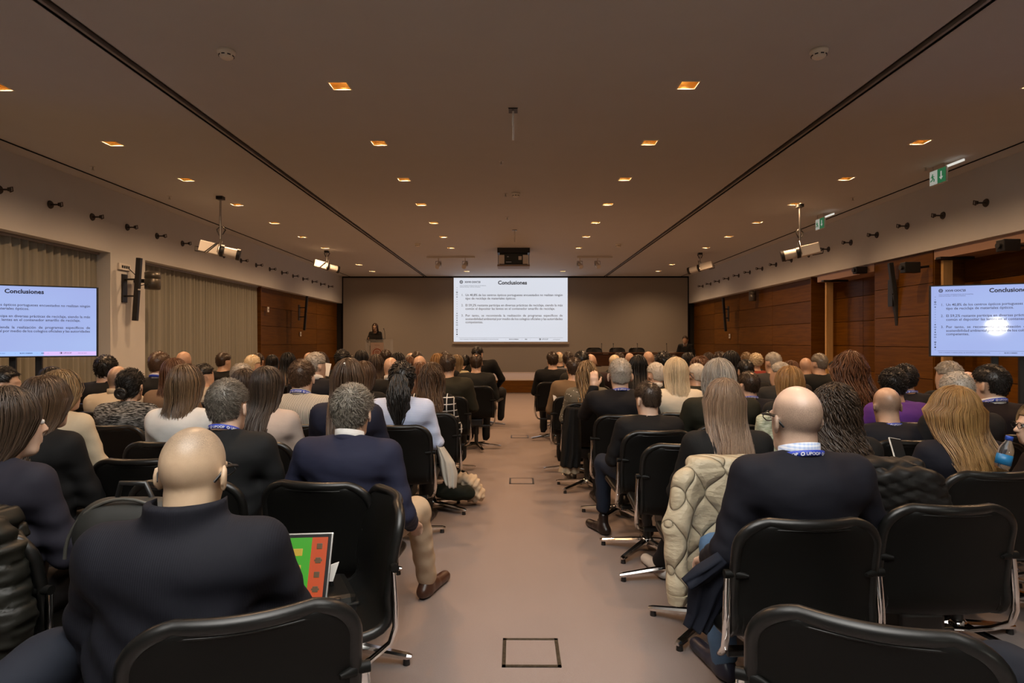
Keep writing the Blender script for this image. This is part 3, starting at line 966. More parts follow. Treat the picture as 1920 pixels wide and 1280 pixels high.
        # neck opening
        fd.cap(s.nb + np.array((0, 0.012, -0.02)), s.nb + np.array((0, 0.045, 0.25)), neck * 0.92, neck * 1.02, 0.0, sub=True)
        if high:
            zc = s.nb[2] + high
            fd.func(lambda V, X, Y, Z: np.where(Z > zc - 0.0, np.maximum(V, Z - zc + 0 * V), V))
        nz = s.nb[2]
        z0 = hem if not s.stand else hem + 0.32
        sd = (s.nb[0] * 13.7 + s.w * 51) % 7

        def fold(V, X, Y, Z):
            d = np.sin(Z * 38 + X * 14 + np.sin(X * 21 + sd) * 1.5) * np.sin(X * 9 + Y * 17 + sd) + 0.6 * np.sin(Z * 71 - Y * 33 + X * 27 + sd)
            return np.maximum(V + folds * d * np.clip((nz - 0.04 - Z) * 6, 0, 1), z0 - Z + 0 * V)
        fd.func(fold)
        return fd.mesh('top')

    def trousers(s, h, t=0.014, ankle=0.0):
        P = np.array([s.hip[-1], s.hip[1], s.kn[-1], s.kn[1], s.an[-1], s.an[1]])
        lo = P.min(0) - 0.17; hi = P.max(0) + 0.17
        fd = Field(lo, hi, h)
        z0 = 0.42 if s.stand else 0
        fd.cap((-0.06, 0.0, 0.545 + z0), (0.06, 0.0, 0.545 + z0), 0.108, 0.108, 0.05)
        f = 1.0 if s.sex == 'M' else 0.92
        for sx in (-1, 1):
            fd.cap(s.hip[sx], s.kn[sx], 0.080 * f + t, 0.058 * f + t, 0.05)
            e = s.an[sx] + (s.kn[sx] - s.an[sx]) * ankle
            fd.cap(s.kn[sx], e, 0.056 * f + t, 0.044 * f + t, 0.03)

        def fold(V, X, Y, Z):
            return V + 0.004 * np.sin(Z * 55 + X * 25) * np.sin(Y * 30 + X * 18)
        fd.func(fold)
        return fd.mesh('trousers')

    def shoe(s, sx, h=0.007, sole=False):
        a, t = s.an[sx], s.toe[sx]
        d = t - a; d[2] = 0; L = np.linalg.norm(d); d /= max(L, 1e-6)
        heel = np.array((a[0], a[1], t[2])) - d * 0.045; tip = np.array((t[0], t[1], t[2])) + d * 0.09
        pts = np.array([heel, tip, a]); fd = Field(pts.min(0) - 0.07, pts.max(0) + 0.07, h)
        bz = t[2] - 0.032
        fd.cap(heel + np.array((0, 0, 0.008)), tip, 0.040, 0.036, 0.02, (1, 1, 0.95)); fd.cap(heel + d * 0.02 + np.array((0, 0, 0.03)), heel + d * 0.13 + np.array((0, 0, 0.012)), 0.036, 0.036, 0.02)
        fd.cap(a + np.array((0, 0, 0.02)), heel + d * 0.04, 0.040, 0.04, 0.02)
        fd.func(lambda V, X, Y, Z: np.maximum(V, bz - Z + 0 * V))
        return fd.mesh('shoe')


# ------------------------------------------------------------------ hair, built in head space and shared
HAIR = {}


def tone_attr(me, per_face_tone):
    at = me.attributes.new('tone', 'FLOAT', 'FACE'); at.data.foreach_set('value', np.asarray(per_face_tone, np.float32))


def cap_field(h, thick, front=0.055, nape=-0.060, ear=True, crown=None, full=False):
    fd = Field((-0.16, -0.19, -0.19), (0.16, 0.17, 0.19), h)
    fd.ell((0, -0.014, 0.028), (0.077, 0.097, 0.097), 0.0)
    fd.ell((0, -0.035, -0.05), (0.060, 0.060, 0.08), 0.04)
    Vn = fd.V.copy()

    def f(V, X, Y, Z):
        th = thick * np.clip((Z - nape) / 0.10, 0.18, 1.0)
        V = V - th
        # face opening
        face = (Y - 0.045 + np.maximum(Z - front, 0) * -2.0 + np.abs(X) * 0.2)
        low = np.maximum(face, 0) + 0 * V
        V = np.maximum(V, np.minimum(Y - 0.022 - 0.55 * np.clip(Z, -0.03, 0.1) + 0 * V, (front + 0.012 - Z) + 0 * V) if not full else np.minimum(Y - 0.045 + 0 * V, (front - Z) + 0 * V))
        if ear:
            V = np.maximum(V, np.minimum(np.minimum(Y + 0.038, 0.024 - Z) + 0 * V, np.abs(X) - 0.05 + 0 * V))
        V = np.maximum(V, nape - Z + 0.25 * np.abs(X) + 0 * V)
        if crown is not None:
            cx, cy, cz, r = crown
            V = np.maximum(V, r - np.sqrt((X - cx) ** 2 + (Y - cy) ** 2 + (Z - cz) ** 2))
        return V
    fd.func(f)
    return fd


def blades(P, N, rng, n, length, width, lift, crown=(0.012, -0.07, 0.09), swirl=0.5, mess=0.3):
    """short tufts lying along the scalp"""
    ok = np.where(~((np.abs(P[:, 0]) > 0.055) & (P[:, 1] > -0.03) & (P[:, 2] < 0.03)))[0]
    i = ok[rng.integers(0, len(ok), n)]; p = P[i] + rng.normal(0, 0.002, (n, 3)); nr = N[i]
    d = p - np.array(crown); d -= nr * (d * nr).sum(1)[:, None]; d /= np.linalg.norm(d, axis=1)[:, None] + 1e-6
    d = d + swirl * np.cross(nr, d) + rng.normal(0, mess, (n, 3)) + np.array((0, 0, -0.25))
    d -= nr * (d * nr).sum(1)[:, None]; d /= np.linalg.norm(d, axis=1)[:, None] + 1e-6
    L = length * rng.uniform(0.6, 1.3, n)[:, None]
    s = np.cross(nr, d)
    a = p - nr * 0.003
    m = p + d * L * 0.5 + nr * L * lift
    e = p + d * L + nr * L * lift * 0.6
    w = width * rng.uniform(0.7, 1.3, n)[:, None]
    V = np.concatenate([a - s * w, a + s * w, a + nr * w * 1.2, m - s * w * 0.8, m + s * w * 0.8, m + nr * w, e])
    k = np.arange(n)
    A, B, C, D, E, G, H = [k + j * n for j in range(7)]
    Q = np.concatenate([np.stack(q, 1) for q in ((A, B, E, D), (B, C, G, E), (C, A, D, G))])
    T = np.concatenate([np.stack(q, 1) for q in ((D, E, H), (E, G, H), (G, D, H))])
    tq = np.tile(rng.uniform(0, 1, n), 3)
    return V, Q, T, tq, tq


def normals(P, Q):
    N = np.zeros_like(P); n = np.cross(P[Q[:, 2]] - P[Q[:, 0]], P[Q[:, 3]] - P[Q[:, 1]])
    for j in range(4): np.add.at(N, Q[:, j], n)
    return N / (np.linalg.norm(N, axis=1)[:, None] + 1e-9)


def locks(rng, n, length, wid, part=0.0, vol=(0.006, 0.022), az=2.35, seg=13, curl=0.0, curlf=30, spread=1.0, back=True, endjit=0.05, taper=0.3, drape=1.0, sides=3, under=0.3, tuck=0.0):
    """strands from the parting over the skull and down; returns V, Q, tone"""
    t = np.linspace(0, 1, seg)
    phi = rng.uniform(-az, az, n)            # 0 = straight back
    v = rng.uniform(vol[0], vol[1], n)
    y0 = rng.uniform(-0.075, 0.05, n) * 0.9
    Lz = length * (1 + rng.normal(0, endjit, n))
    und = rng.uniform(0, 1, n) < under       # some strands start lower, filling the underside
    pts = np.zeros((n, seg, 3))
    rx = 0.077 + v; ry = 0.097 + v; rz = 0.097 + v
    th_end = np.radians(92)
    nseg1 = int(seg * 0.42)
    for j in range(seg):
        if j < nseg1:
            th = th_end * (j / nseg1) ** 0.9
            th = np.where(und, th_end * (0.45 + 0.55 * j / nseg1), th)
            sx = np.sin(phi) * np.sin(th); sy = -np.cos(phi) * np.sin(th); sz = np.cos(th)
            x = rx * sx + part * (1 - np.sin(th)); y = -0.014 + ry * sy + y0 * (1 - np.sin(th)) ** 1.2 * 0.9; z = 0.028 + rz * sz * np.sqrt(np.clip(1 - (y0 * (1 - np.sin(th)) / 0.11) ** 2, 0.3, 1))
        else:
            u = (j - nseg1) / (seg - 1 - nseg1)
            bx = rx * np.sin(phi) * spread; by = -0.014 - ry * np.cos(phi)
            z = 0.028 - 0.004 - u * Lz
            dz = np.clip((0.02 - z) / 0.35, 0, 1)
            # drape over neck, shoulders and back
            yb = -0.098 - 0.105 * np.clip((-z - 0.06) / 0.12, 0, 1) * drape - 0.012 * np.clip((-z - 0.2) / 0.2, 0, 1) * drape
            yt = np.where(back, np.minimum(by * (1 - dz) + (yb - v * 0.9 + 0.02 * np.abs(np.sin(phi))) * dz, by), by)
            nar = 1 - 0.10 * dz - tuck * np.clip(-z / 0.2, 0, 1)
            x = bx * nar + 0.012 * np.sin(7 * u + phi * 3) * dz; y = yt
        pts[:, j, 0] = x; pts[:, j, 1] = y; pts[:, j, 2] = z
    if curl > 0:
        ph = rng.uniform(0, 6.28, n)
        for j in range(seg):
            a = ph + j / seg * curlf; am = curl * min(1, 0.35 + j / seg)
            pts[:, j, 0] += np.cos(a) * am; pts[:, j, 1] += np.sin(a) * am * 0.7; pts[:, j, 2] += np.sin(a * 1.3) * am * 0.3
    pts += rng.normal(0, 0.0004, pts.shape) + 0.004 * np.sin(phi * 23)[:, None, None] * np.array((0.3, 0.5, 0.0)) * np.linspace(0, 1, seg)[None, :, None]
    # sweep flat tubes
    tan = np.gradient(pts, axis=1); tan /= np.linalg.norm(tan, axis=2)[..., None] + 1e-9
    out = pts - np.array((0, -0.01, 0.0)); out[..., 2] *= 0.2
    out -= tan * (out * tan).sum(2)[..., None]; out /= np.linalg.norm(out, axis=2)[..., None] + 1e-9
    sd = np.cross(tan, out)
    W = wid * rng.uniform(0.6, 1.3, n)[:, None] * (1 - (1 - taper) * np.clip((t - 0.75) / 0.25, 0, 1))[None]
    W = W * np.clip(0.45 + t * 3, 0, 1)[None]
    ring = []
    for k in range(sides):
        a = 2 * PI * k / sides
        ring.append(pts + sd * (W * math.cos(a))[..., None] + out * (W * 0.42 * math.sin(a))[..., None])
    V = np.stack(ring, 2).reshape(-1, 3)     # n, seg, sides
    base = (np.arange(n)[:, None, None] * seg + np.arange(seg - 1)[None, :, None]) * sides
    k = np.arange(sides)[None, None, :]; k2 = (k + 1) % sides
    Q = np.stack([base + k, base + sides + k, base + sides + k2, base + k2], -1).reshape(-1, 4)
    tone = np.repeat(rng.uniform(0.22, 0.8, n), (seg - 1) * sides)
    return V, Q, tone


def merge(parts):
    V = []; Q = []; T = []; tq = []; tt = []; o = 0
    for p in parts:
        v, q, t, a, b = p if len(p) == 5 else (p[0], p[1], None, p[2], None)
        V.append(v); Q.append(q + o); tq.append(a)
        if t is not None: T.append(t + o); tt.append(b)
        o += len(v)
    me = mesh_np('hair', np.concatenate(V), np.concatenate(Q), True, np.concatenate(T) if T else None)
    tone_attr(me, np.concatenate(tq + tt))
    return me


def hair(style, lod=1, seed=0):
    seed = seed % 2
    key = (style, lod, seed)
    if key in HAIR: return HAIR[key]
    rng = np.random.default_rng(seed * 31 + hash(style) % 1000 if False else seed * 31 + sum(map(ord, style)))
    h = (0.006, 0.009, 0.014)[lod]; dn = (1.0, 0.40, 0.12)[lod]; wd = (1.0, 1.4, 2.3)[lod]
    parts = []

    def capm(*a, **k):
        P, Q = cap_field(h, *a, **k).nets(); return P, Q

    def tuft(P, Q, n, L, w, lift, **kw):
        N = normals(P, Q); V = blades(P, N, rng, int(n * dn), L, w * wd, lift, **kw)
        parts.append((P, Q, np.full(len(Q), 0.4))); parts.append(V)
    if style == 'short':
        P, Q = capm(0.011); tuft(P, Q, 5200, 0.020, 0.0011, 0.2)
    elif style == 'crop':
        P, Q = capm(0.009); tuft(P, Q, 3800, 0.010, 0.0012, 0.25, mess=0.5)
    elif style == 'wavy_short':
        P, Q = capm(0.015); tuft(P, Q, 5600, 0.032, 0.0015, 0.24, mess=0.42)
    elif style == 'crown_thin':      # short with a thin spot at the crown
        P, Q = capm(0.010, crown=(0.005, -0.060, 0.130, 0.030)); tuft(P, Q, 4600, 0.020, 0.0011, 0.10, mess=0.2)
    elif style == 'fringe':          # hair only around the sides and back
        P, Q = capm(0.007, crown=(0, -0.0, 0.135, 0.100)); tuft(P, Q, 2200, 0.014, 0.0013, 0.2)
    elif style == 'grey_bulk':       # full hair covering the ears
        P, Q = capm(0.02, nape=-0.10, ear=False); tuft(P, Q, 900, 0.03, 0.0022, 0.2)
        parts.append(locks(rng, int(1200 * dn), 0.105, 0.0026 * wd, vol=(0.016, 0.036), az=2.2, drape=0.0, curl=0.005, curlf=9, endjit=0.25, spread=1.02))
    elif style in ('long', 'long_wide'):
        P, Q = capm(0.008, ear=False); parts.append((P, Q, np.full(len(Q), 0.2)))
        parts.append(locks(rng, int(1500 * dn), 0.44, 0.0027 * wd, vol=(0.006, 0.026), seg=14, endjit=0.07, spread=1.0 if style == 'long' else 1.12, drape=1.1))
    elif style == 'mid':             # to the shoulder blades
        P, Q = capm(0.008, ear=False); parts.append((P, Q, np.full(len(Q), 0.2)))
        parts.append(locks(rng, int(1400 * dn), 0.30, 0.0027 * wd, vol=(0.006, 0.028), seg=15, endjit=0.08, spread=1.1, drape=1.1, curl=0.004, curlf=8))
    elif style == 'bob':
        P, Q = capm(0.010, ear=False); parts.append((P, Q, np.full(len(Q), 0.2)))
        parts.append(locks(rng, int(1400 * dn), 0.205, 0.0027 * wd, vol=(0.008, 0.03), seg=14, endjit=0.05, spread=1.05, drape=0.75))
    elif style == 'wide_bob':        # full hair flaring to the shoulders
        P, Q = capm(0.014, ear=False); parts.append((P, Q, np.full(len(Q), 0.2)))
        parts.append(locks(rng, int(1700 * dn), 0.315, 0.0028 * wd, vol=(0.010, 0.040), seg=15, endjit=0.06, spread=1.33, drape=1.15, curl=0.004, curlf=7))
    elif style in ('curly', 'curly_big'):
        P, Q = capm(0.014, ear=False); parts.append((P, Q, np.full(len(Q), 0.15)))
        big = style == 'curly_big'
        parts.append(locks(rng, int(620 * dn), 0.36 if big else 0.42, 0.0034 * wd, vol=(0.008, 0.05 if big else 0.034), seg=28 if lod == 0 else 15, endjit=0.12, spread=1.25 if big else 1.1, curl=0.016 if big else 0.017, curlf=34 if lod == 0 else 16, drape=1.1))
    elif style == 'bun':
        P, Q = capm(0.010, nape=-0.09, ear=False); tuft(P, Q, 2600, 0.05, 0.0018, 0.05, crown=(0, 0.09, 0.08), swirl=0.0, mess=0.12)
        b = MB(); pts = []
        for i in range(60):
            a = i * 0.42; r = 0.034 - 0.0003 * i
            pts.append((math.cos(a) * r, -0.118 - 0.016 * math.sin(i * 0.21) - 0.006, -0.052 + math.sin(a) * r * 1.1))
        b.tube(pts, 0.013, 6); b.sphere((0, -0.118, -0.052), (0.034, 0.026, 0.038))
        q = [f for f in b.f if len(f) == 4]
        parts.append((np.array(b.v), np.array(q), np.full(len(q), 0.35)))
    elif style == 'pony':            # thick textured ponytail
        P, Q = capm(0.014, nape=-0.10, ear=False); tuft(P, Q, 1500, 0.03, 0.003, 0.3, mess=0.9)
        n = int(900 * dn ** 0.5); seg = 12
        a0 = rng.uniform(0, 6.28, n); rr = np.sqrt(rng.uniform(0, 1, n)); ln = rng.uniform(0.30, 0.43, n)
        pts = np.zeros((n, seg, 3)); ph = rng.uniform(0, 6.28, n)
        for j in range(seg):
            u = j / (seg - 1); R_ = (0.03 + 0.05 * math.sin(PI * min(1, u * 1.1)) ** 0.8) * (1 - 0.55 * max(0, u - 0.6) / 0.4)
            pts[:, j, 0] = np.cos(a0) * rr * R_ + 0.008 * np.cos(ph + j * 1.6); pts[:, j, 1] = -0.115 - 0.055 * min(1, u * 2.2) + np.sin(a0) * rr * R_ * 0.6 + 0.008 * np.sin(ph + j * 1.4)
            pts[:, j, 2] = 0.05 - u * ln
        tan = np.gradient(pts, axis=1); tan /= np.linalg.norm(tan, axis=2)[..., None]
        o1 = np.zeros_like(pts); o1[..., 0] = 1; o2 = np.cross(tan, o1); W = 0.0042 * wd * np.linspace(1, 0.6, seg)[None, :, None]
        V = np.stack([pts + o1 * W, pts + o2 * W, pts - o1 * W, pts - o2 * W], 2).reshape(-1, 3)
        base = (np.arange(n)[:, None, None] * seg + np.arange(seg - 1)[None, :, None]) * 4; k = np.arange(4)[None, None, :]; k2 = (k + 1) % 4
        Q = np.stack([base + k, base + k2, base + 4 + k2, base + 4 + k], -1).reshape(-1, 4)
        parts.append((V, Q, np.repeat(rng.uniform(0, 1, n), (seg - 1) * 4)))
    elif style == 'curl_short':      # short dark curls
        P, Q = capm(0.018, ear=False); tuft(P, Q, 3600, 0.020, 0.0024, 0.4, mess=1.0)
    elif style == 'cap':             # flat cap
        P, Q = capm(0.012, nape=-0.03); parts.append((P, Q, np.full(len(Q), 0.5)))
        b = MB(); b.sphere((0, 0.10, 0.03), (0.06, 0.05, 0.008))
        parts.append((np.array(b.v), np.array(b.f), np.full(len(b.f), 0.5)))
    me = merge(parts); HAIR[key] = me
    return me


def st_buzz(q):      # stubble on the sides and back, bare crown
    d = np.sqrt((q[:, 0]) ** 2 + (q[:, 1] - 0.015) ** 2 * 0.7)
    side = np.clip((0.088 - q[:, 2]) / 0.04, 0, 1) * np.clip((q[:, 2] + 0.085) / 0.05, 0, 1) * np.clip((0.045 - q[:, 1]) / 0.03, 0, 1)
    return side * 0.95


def st_top(q):       # soft dark stubble on the crown, pale skin at the back
    top = np.clip((q[:, 2] - 0.035) / 0.05, 0, 1)
    side = np.clip((q[:, 2] + 0.07) / 0.05, 0, 1) * np.clip((0.045 - q[:, 1]) / 0.03, 0, 1)
    return side * (0.15 + 0.85 * top)


# ------------------------------------------------------------------ chairs
def chair_meshes():
    # profile of the shell from seat front to top of the back: (y, z)
    prof = [(0.245, 0.425), (0.235, 0.452), (0.19, 0.462), (0.10, 0.455), (0.0, 0.442), (-0.10, 0.435), (-0.165, 0.445), (-0.205, 0.48), (-0.222, 0.54), (-0.230, 0.62), (-0.240, 0.70), (-0.255, 0.77), (-0.272, 0.825), (-0.282, 0.862)]
    # resample
    P = [Vector((0, y, z)) for y, z in prof]; D = [0]
    for a, b in zip(P, P[1:]): D.append(D[-1] + (b - a).length)
    L = D[-1]; out = []; W = 0.232; r = 0.095
    ends = [r * (1 - math.cos(PI / 2 * i / 9)) for i in range(9)]
    SS = ends + [r + (L - 2 * r) * i / 24 for i in range(25)] + [L - e for e in reversed(ends)]; N = len(SS)
    for s in SS:
        j = max(k for k in range(len(D)) if D[k] <= s + 1e-9); j = min(j, len(P) - 2)
        t = (s - D[j]) / (D[j + 1] - D[j]); out.append((P[j].lerp(P[j + 1], t), s))
    for _ in range(2):
        out = [out[0]] + [((out[i - 1][0] + out[i][0] * 2 + out[i + 1][0]) / 4, out[i][1]) for i in range(1, N - 1)] + [out[-1]]

    def hw(s):
        e = min(s, L - s)
        w = W + 0.004 * math.sin(PI * s / L)
        if e < r: w = w - r + math.sqrt(max(r * r - (r - e) ** 2, 0))
        return w
    M = 14; grid = []
    for i, (p, s) in enumerate(out):
        t = (out[min(i + 1, N - 1)][0] - out[max(i - 1, 0)][0]).normalized(); nrm = Vector((0, t.z, -t.y))   # towards the back / under side
        nrm = Vector((0, -t.z, t.y)) * -1 if False else nrm
        row = []
        back = max(0, min(1, (p.z - 0.46) / 0.1))
        for k in range(M + 1):
            u = -1 + 2 * k / M
            cv = (u * u) * (0.030 * back + 0.012 * (1 - back))     # concave: the edges come forward / up
            row.append(Vector((u * hw(s), p.y, p.z)) + Vector((0, cv * back, cv * (1 - back))))
        grid.append((row, t))

    def sheet(off, inset):
        vs = []
        for row, t in grid:
            n = Vector((0, t.z, -t.y))      # for the back: t=(0,~0,1) -> n=(0,1,0): front side
            for k, v in enumerate(row):
                u = -1 + 2 * k / M
                vs.append(Vector((v.x * (1 - inset), v.y, v.z)) + n * off)
        return vs
    fs = [(i * (M + 1) + k, i * (M + 1) + k + 1, (i + 1) * (M + 1) + k + 1, (i + 1) * (M + 1) + k) for i in range(N - 1) for k in range(M)]
    # n points: back -> +y (front); seat t=(0,-1,0) -> n=(0,0,1): up.  front = cushion side
    cush = MB(); a = sheet(0.016, 0.03); cush.add(a, fs, True)
    back = MB(); b = sheet(-0.012, 0.02); back.add(b, [f[::-1] for f in fs], True)
    rim = MB(); path = [g[0][0] for g in grid] + [grid[-1][0][k] for k in range(1, M)] + [g[0][-1] for g in reversed(grid)] + [grid[0][0][k] for k in range(M - 1, 0, -1)]
    # drop duplicates
    pp = [path[0]]
    for q in path[1:]:
        if (q - pp[-1]).length > 0.006: pp.append(q)
    rim.tube(pp, 0.019, 10, closed=True, flat=1.0)
    seam = MB()
    i0 = int(N * 0.52)
    seamp = [Vector((grid[i][0][0].x * 0.88, grid[i][0][0].y, grid[i][0][0].z)) + Vector((0, -grid[i][1].z, grid[i][1].y)) * 0.0125 for i in range(i0, N - 4)]
    seamp += [Vector((grid[N - 4][0][k].x * 0.88, grid[N - 4][0][k].y, grid[N - 4][0][k].z - 0.004)) + Vector((0, -0.0125, 0)) for k in range(1, M)]
    seamp += [Vector((-q.x, q.y, q.z)) for q in seamp[:N - 4 - i0][::-1]]
    seam.tube(seamp, 0.003, 5)
    fr = {}
    jt = {}
    for sx in (-1, 1):
        path = [(0.258, -0.205, 0.672), (0.261, -0.208, 0.62), (0.264, -0.212, 0.55), (0.266, -0.212, 0.48), (0.264, -0.195, 0.425), (0.250, -0.13, 0.375), (0.225, -0.05, 0.330), (0.20, 0.0, 0.312), (0.17, 0.01, 0.308)]
        fr[sx] = MB().tube([(sx * x, y, z) for x, y, z in path], 0.0135, 10, flat=0.75, up=(1, 0, 0))
        jt[sx] = MB().cyl((sx * 0.228, -0.21, 0.68), (sx * 0.272, -0.21, 0.68), 0.0145, n=14).cyl((sx * 0.198, -0.236, 0.68), (sx * 0.232, -0.216, 0.68), 0.006, 0.0165, n=12)
    cb = MB().box((-0.185, -0.022, 0.298), (0.185, 0.022, 0.325), 0.006).box((-0.09, -0.10, 0.322), (0.09, 0.12, 0.415), 0.012)
    colm = MB().cyl((0, 0, 0.07), (0, 0, 0.31), 0.026, n=18).cyl((0, 0, 0.20), (0, 0, 0.30), 0.034, n=18)
    hub = MB().lathe([(0.0, 0.105), (0.03, 0.104), (0.046, 0.085), (0.05, 0.06), (0.0, 0.055)], 20)
    leg = MB()
    secs = [(0.03, 0.026, 0.060, 0.092), (0.10, 0.025, 0.054, 0.082), (0.22, 0.021, 0.040, 0.064), (0.315, 0.019, 0.030, 0.050), (0.335, 0.012, 0.030, 0.044)]
    vs = []
    for x, w, z0, z1 in secs:
        vs += [(x, -w, z0), (x, w, z0), (x, w * 0.95, z0 + (z1 - z0) * 0.6), (x, w * 0.55, z1), (x, -w * 0.55, z1), (x, -w * 0.95, z0 + (z1 - z0) * 0.6)]
    fs = [(i * 6 + k, i * 6 + (k + 1) % 6, (i + 1) * 6 + (k + 1) % 6, (i + 1) * 6 + k) for i in range(len(secs) - 1) for k in range(6)]
    leg.add(vs, [f[::-1] for f in fs], False); leg.add(vs[-6:], [(0, 1, 2, 3, 4, 5)])
    glide = MB().cyl((0.31, 0, 0.0), (0.31, 0, 0.032), 0.017, 0.014, n=12)
    return [('cushion', cush.mesh('cushion'), LEATHER), ('back_shell', back.mesh('back_shell'), LEATHER2), ('rolled_edge', rim.mesh('rolled_edge'), LEATHER), ('seam', seam.mesh('seam'), LEATHER),
            ('side_frame', fr[-1].mesh('side_frame'), CHROME), ('side_frame', fr[1].mesh('side_frame'), CHROME), ('pivot', jt[-1].mesh('pivot'), LEATHER2), ('pivot', jt[1].mesh('pivot'), LEATHER2),
            ('cross_bar', cb.mesh('cross_bar'), BLACKP), ('column', colm.mesh('column'), BLACKP), ('hub', hub.mesh('hub'), CHROME)], leg.mesh('leg'), glide.mesh('glide')


CH_PARTS, CH_LEG, CH_GLIDE = chair_meshes()


def chair(x, y, rz, label, base=None, simple=False, z=0.0):
    t = thing('swivel_chair', label, 'chair', (x, y, z), rz, 'black swivel conference chairs')
    for n, me, m in CH_PARTS:
        if simple and n in ('seam', 'hub'): continue
        obj(n, me, m, t)
    a0 = random.Random(int(x * 977 + y * 131)).uniform(0, 1.25) if base is None else base
    for k in range(5):
        l = obj('leg', CH_LEG, CHROME, t, rot=(0, 0, a0 + k * 2 * PI / 5))
        if not simple: obj('glide', CH_GLIDE, BLACKP, l)
    return t
# ------------------------------------------------------------------ the audience
HCOL = {'dkbrown': ((0.012, 0.0075, 0.005), (0.075, 0.046, 0.028)), 'brown': ((0.026, 0.014, 0.008), (0.12, 0.068, 0.036)), 'ltbrown': ((0.10, 0.062, 0.040), (0.31, 0.20, 0.125)),
        'auburn': ((0.095, 0.045, 0.014), (0.44, 0.245, 0.085)), 'reddish': ((0.05, 0.018, 0.008), (0.17, 0.075, 0.033)), 'blonde': ((0.42, 0.32, 0.18), (0.85, 0.70, 0.47)), 'darkblonde': ((0.05, 0.032, 0.016), (0.36, 0.24, 0.12)),
        'grey': ((0.15, 0.135, 0.115), (0.52, 0.48, 0.42)), 'white': ((0.33, 0.29, 0.24), (0.72, 0.66, 0.57)), 'black': ((0.005, 0.0045, 0.004), (0.020, 0.017, 0.015)),
        'pepper': ((0.045, 0.038, 0.031), (0.27, 0.235, 0.19)), 'salt': ((0.07, 0.06, 0.048), (0.40, 0.355, 0.29)), 'hilite': ((0.020, 0.012, 0.008), (0.22, 0.13, 0.065))}
SKIN = {'olive': (0.53, 0.375, 0.245), 'fair': (0.62, 0.42, 0.31), 'tan': (0.50, 0.32, 0.22), 'warm': (0.56, 0.35, 0.24), 'deep': (0.30, 0.17, 0.11)}
NAVY = (0.022, 0.025, 0.055); BLACK = (0.009, 0.009, 0.0095); CHAR = (0.022, 0.022, 0.025); BEIGE = (0.46, 0.36, 0.27); WHITE = (0.62, 0.60, 0.57); OLIVE = (0.045, 0.043, 0.024)
FIGC = {}


def ring_band(name, cx, cz, rx, ry, h, tilt, mat, parent, th=0.002, a0=0.0, a1=2 * PI, n=36, cy=0.0, flare=0.0):
    m = MB(); vs = []
    for i in range(n + 1):
        a = a0 + (a1 - a0) * i / n; c, s_ = math.cos(a), math.sin(a)
        for (dr, dz) in ((0, 0), (flare, h), (flare + th, h), (th, 0)):
            vs.append((cx + c * (rx + dr), cy + s_ * (ry + dr), cz + dz - tilt * s_))
    fs = [(i * 4 + k, i * 4 + (k + 1) % 4, i * 4 + 4 + (k + 1) % 4, i * 4 + 4 + k) for i in range(n) for k in range(4)]
    m.add(vs, fs, True)
    return m.build(name, mat, parent)


BLUE = plain('lanyard_blue', (0.018, 0.05, 0.42), 0.5)
PRINT = plain('lanyard_print', (0.75, 0.76, 0.8), 0.5)


def lanyard(fig, root, rx, z, ry=None, text=True, tilt=0.03, dy=0.0):
    ry = ry or rx * 1.05
    c = fig.nb
    o = ring_band('lanyard', c[0], c[2] + z, rx, ry, 0.022, tilt, BLUE, root, cy=c[1] + 0.012 + dy)
    if text:
        key = 'lany_txt'
        if key not in MATS:
            MATS[key] = [text_mesh(t, 0.0155, bold=0.0004) for t in ('UPOOP', 'UPOOP', 'UPOOP')]
        m = MB()
        for x0, me in zip((-0.098, -0.020, 0.058), MATS[key]):
            o_ = len(m.v)
            for v in me.vertices:
                a = -PI / 2 + (x0 + v.co.x) / rx
                m.v.append((c[0] + math.cos(a) * (rx + 0.0028), c[1] + 0.012 + dy + math.sin(a) * (ry + 0.0028), c[2] + z + 0.0042 + v.co.y - tilt * math.sin(a)))
            for p in me.polygons:
                m.f.append(tuple(i + o_ for i in p.vertices)); m.sm.append(False)
            # round emblem before each word
            n = 14; k0 = len(m.v)
            for r in (0.0068, 0.0035):
                for k in range(n):
                    t = 2 * PI * k / n; a = -PI / 2 + (x0 - 0.011 + math.cos(t) * r) / rx
                    m.v.append((c[0] + math.cos(a) * (rx + 0.0028), c[1] + 0.012 + dy + math.sin(a) * (ry + 0.0028), c[2] + z + 0.0095 + math.sin(t) * r - tilt * math.sin(a)))
            for k in range(n):
                m.f.append((k0 + k, k0 + (k + 1) % n, k0 + n + (k + 1) % n, k0 + n + k)); m.sm.append(False)
        m.build('lanyard_print', PRINT, o)
    return o


def headpart(o, fig):
    o.location = fig.hc; o.rotation_euler = Matrix(fig.R.tolist()).to_euler(); o.scale = (fig.hs,) * 3
    return o


EYE = MB().sphere((0, 0, 0), 0.0108).mesh('eye'); IRIS = MB().sphere((0, 0.0075, 0), (0.0065, 0.0045, 0.0065)).mesh('iris')
EYEM = plain('eye_white', (0.7, 0.66, 0.62), 0.2); IRISM = plain('iris_dark', (0.02, 0.012, 0.008), 0.15)


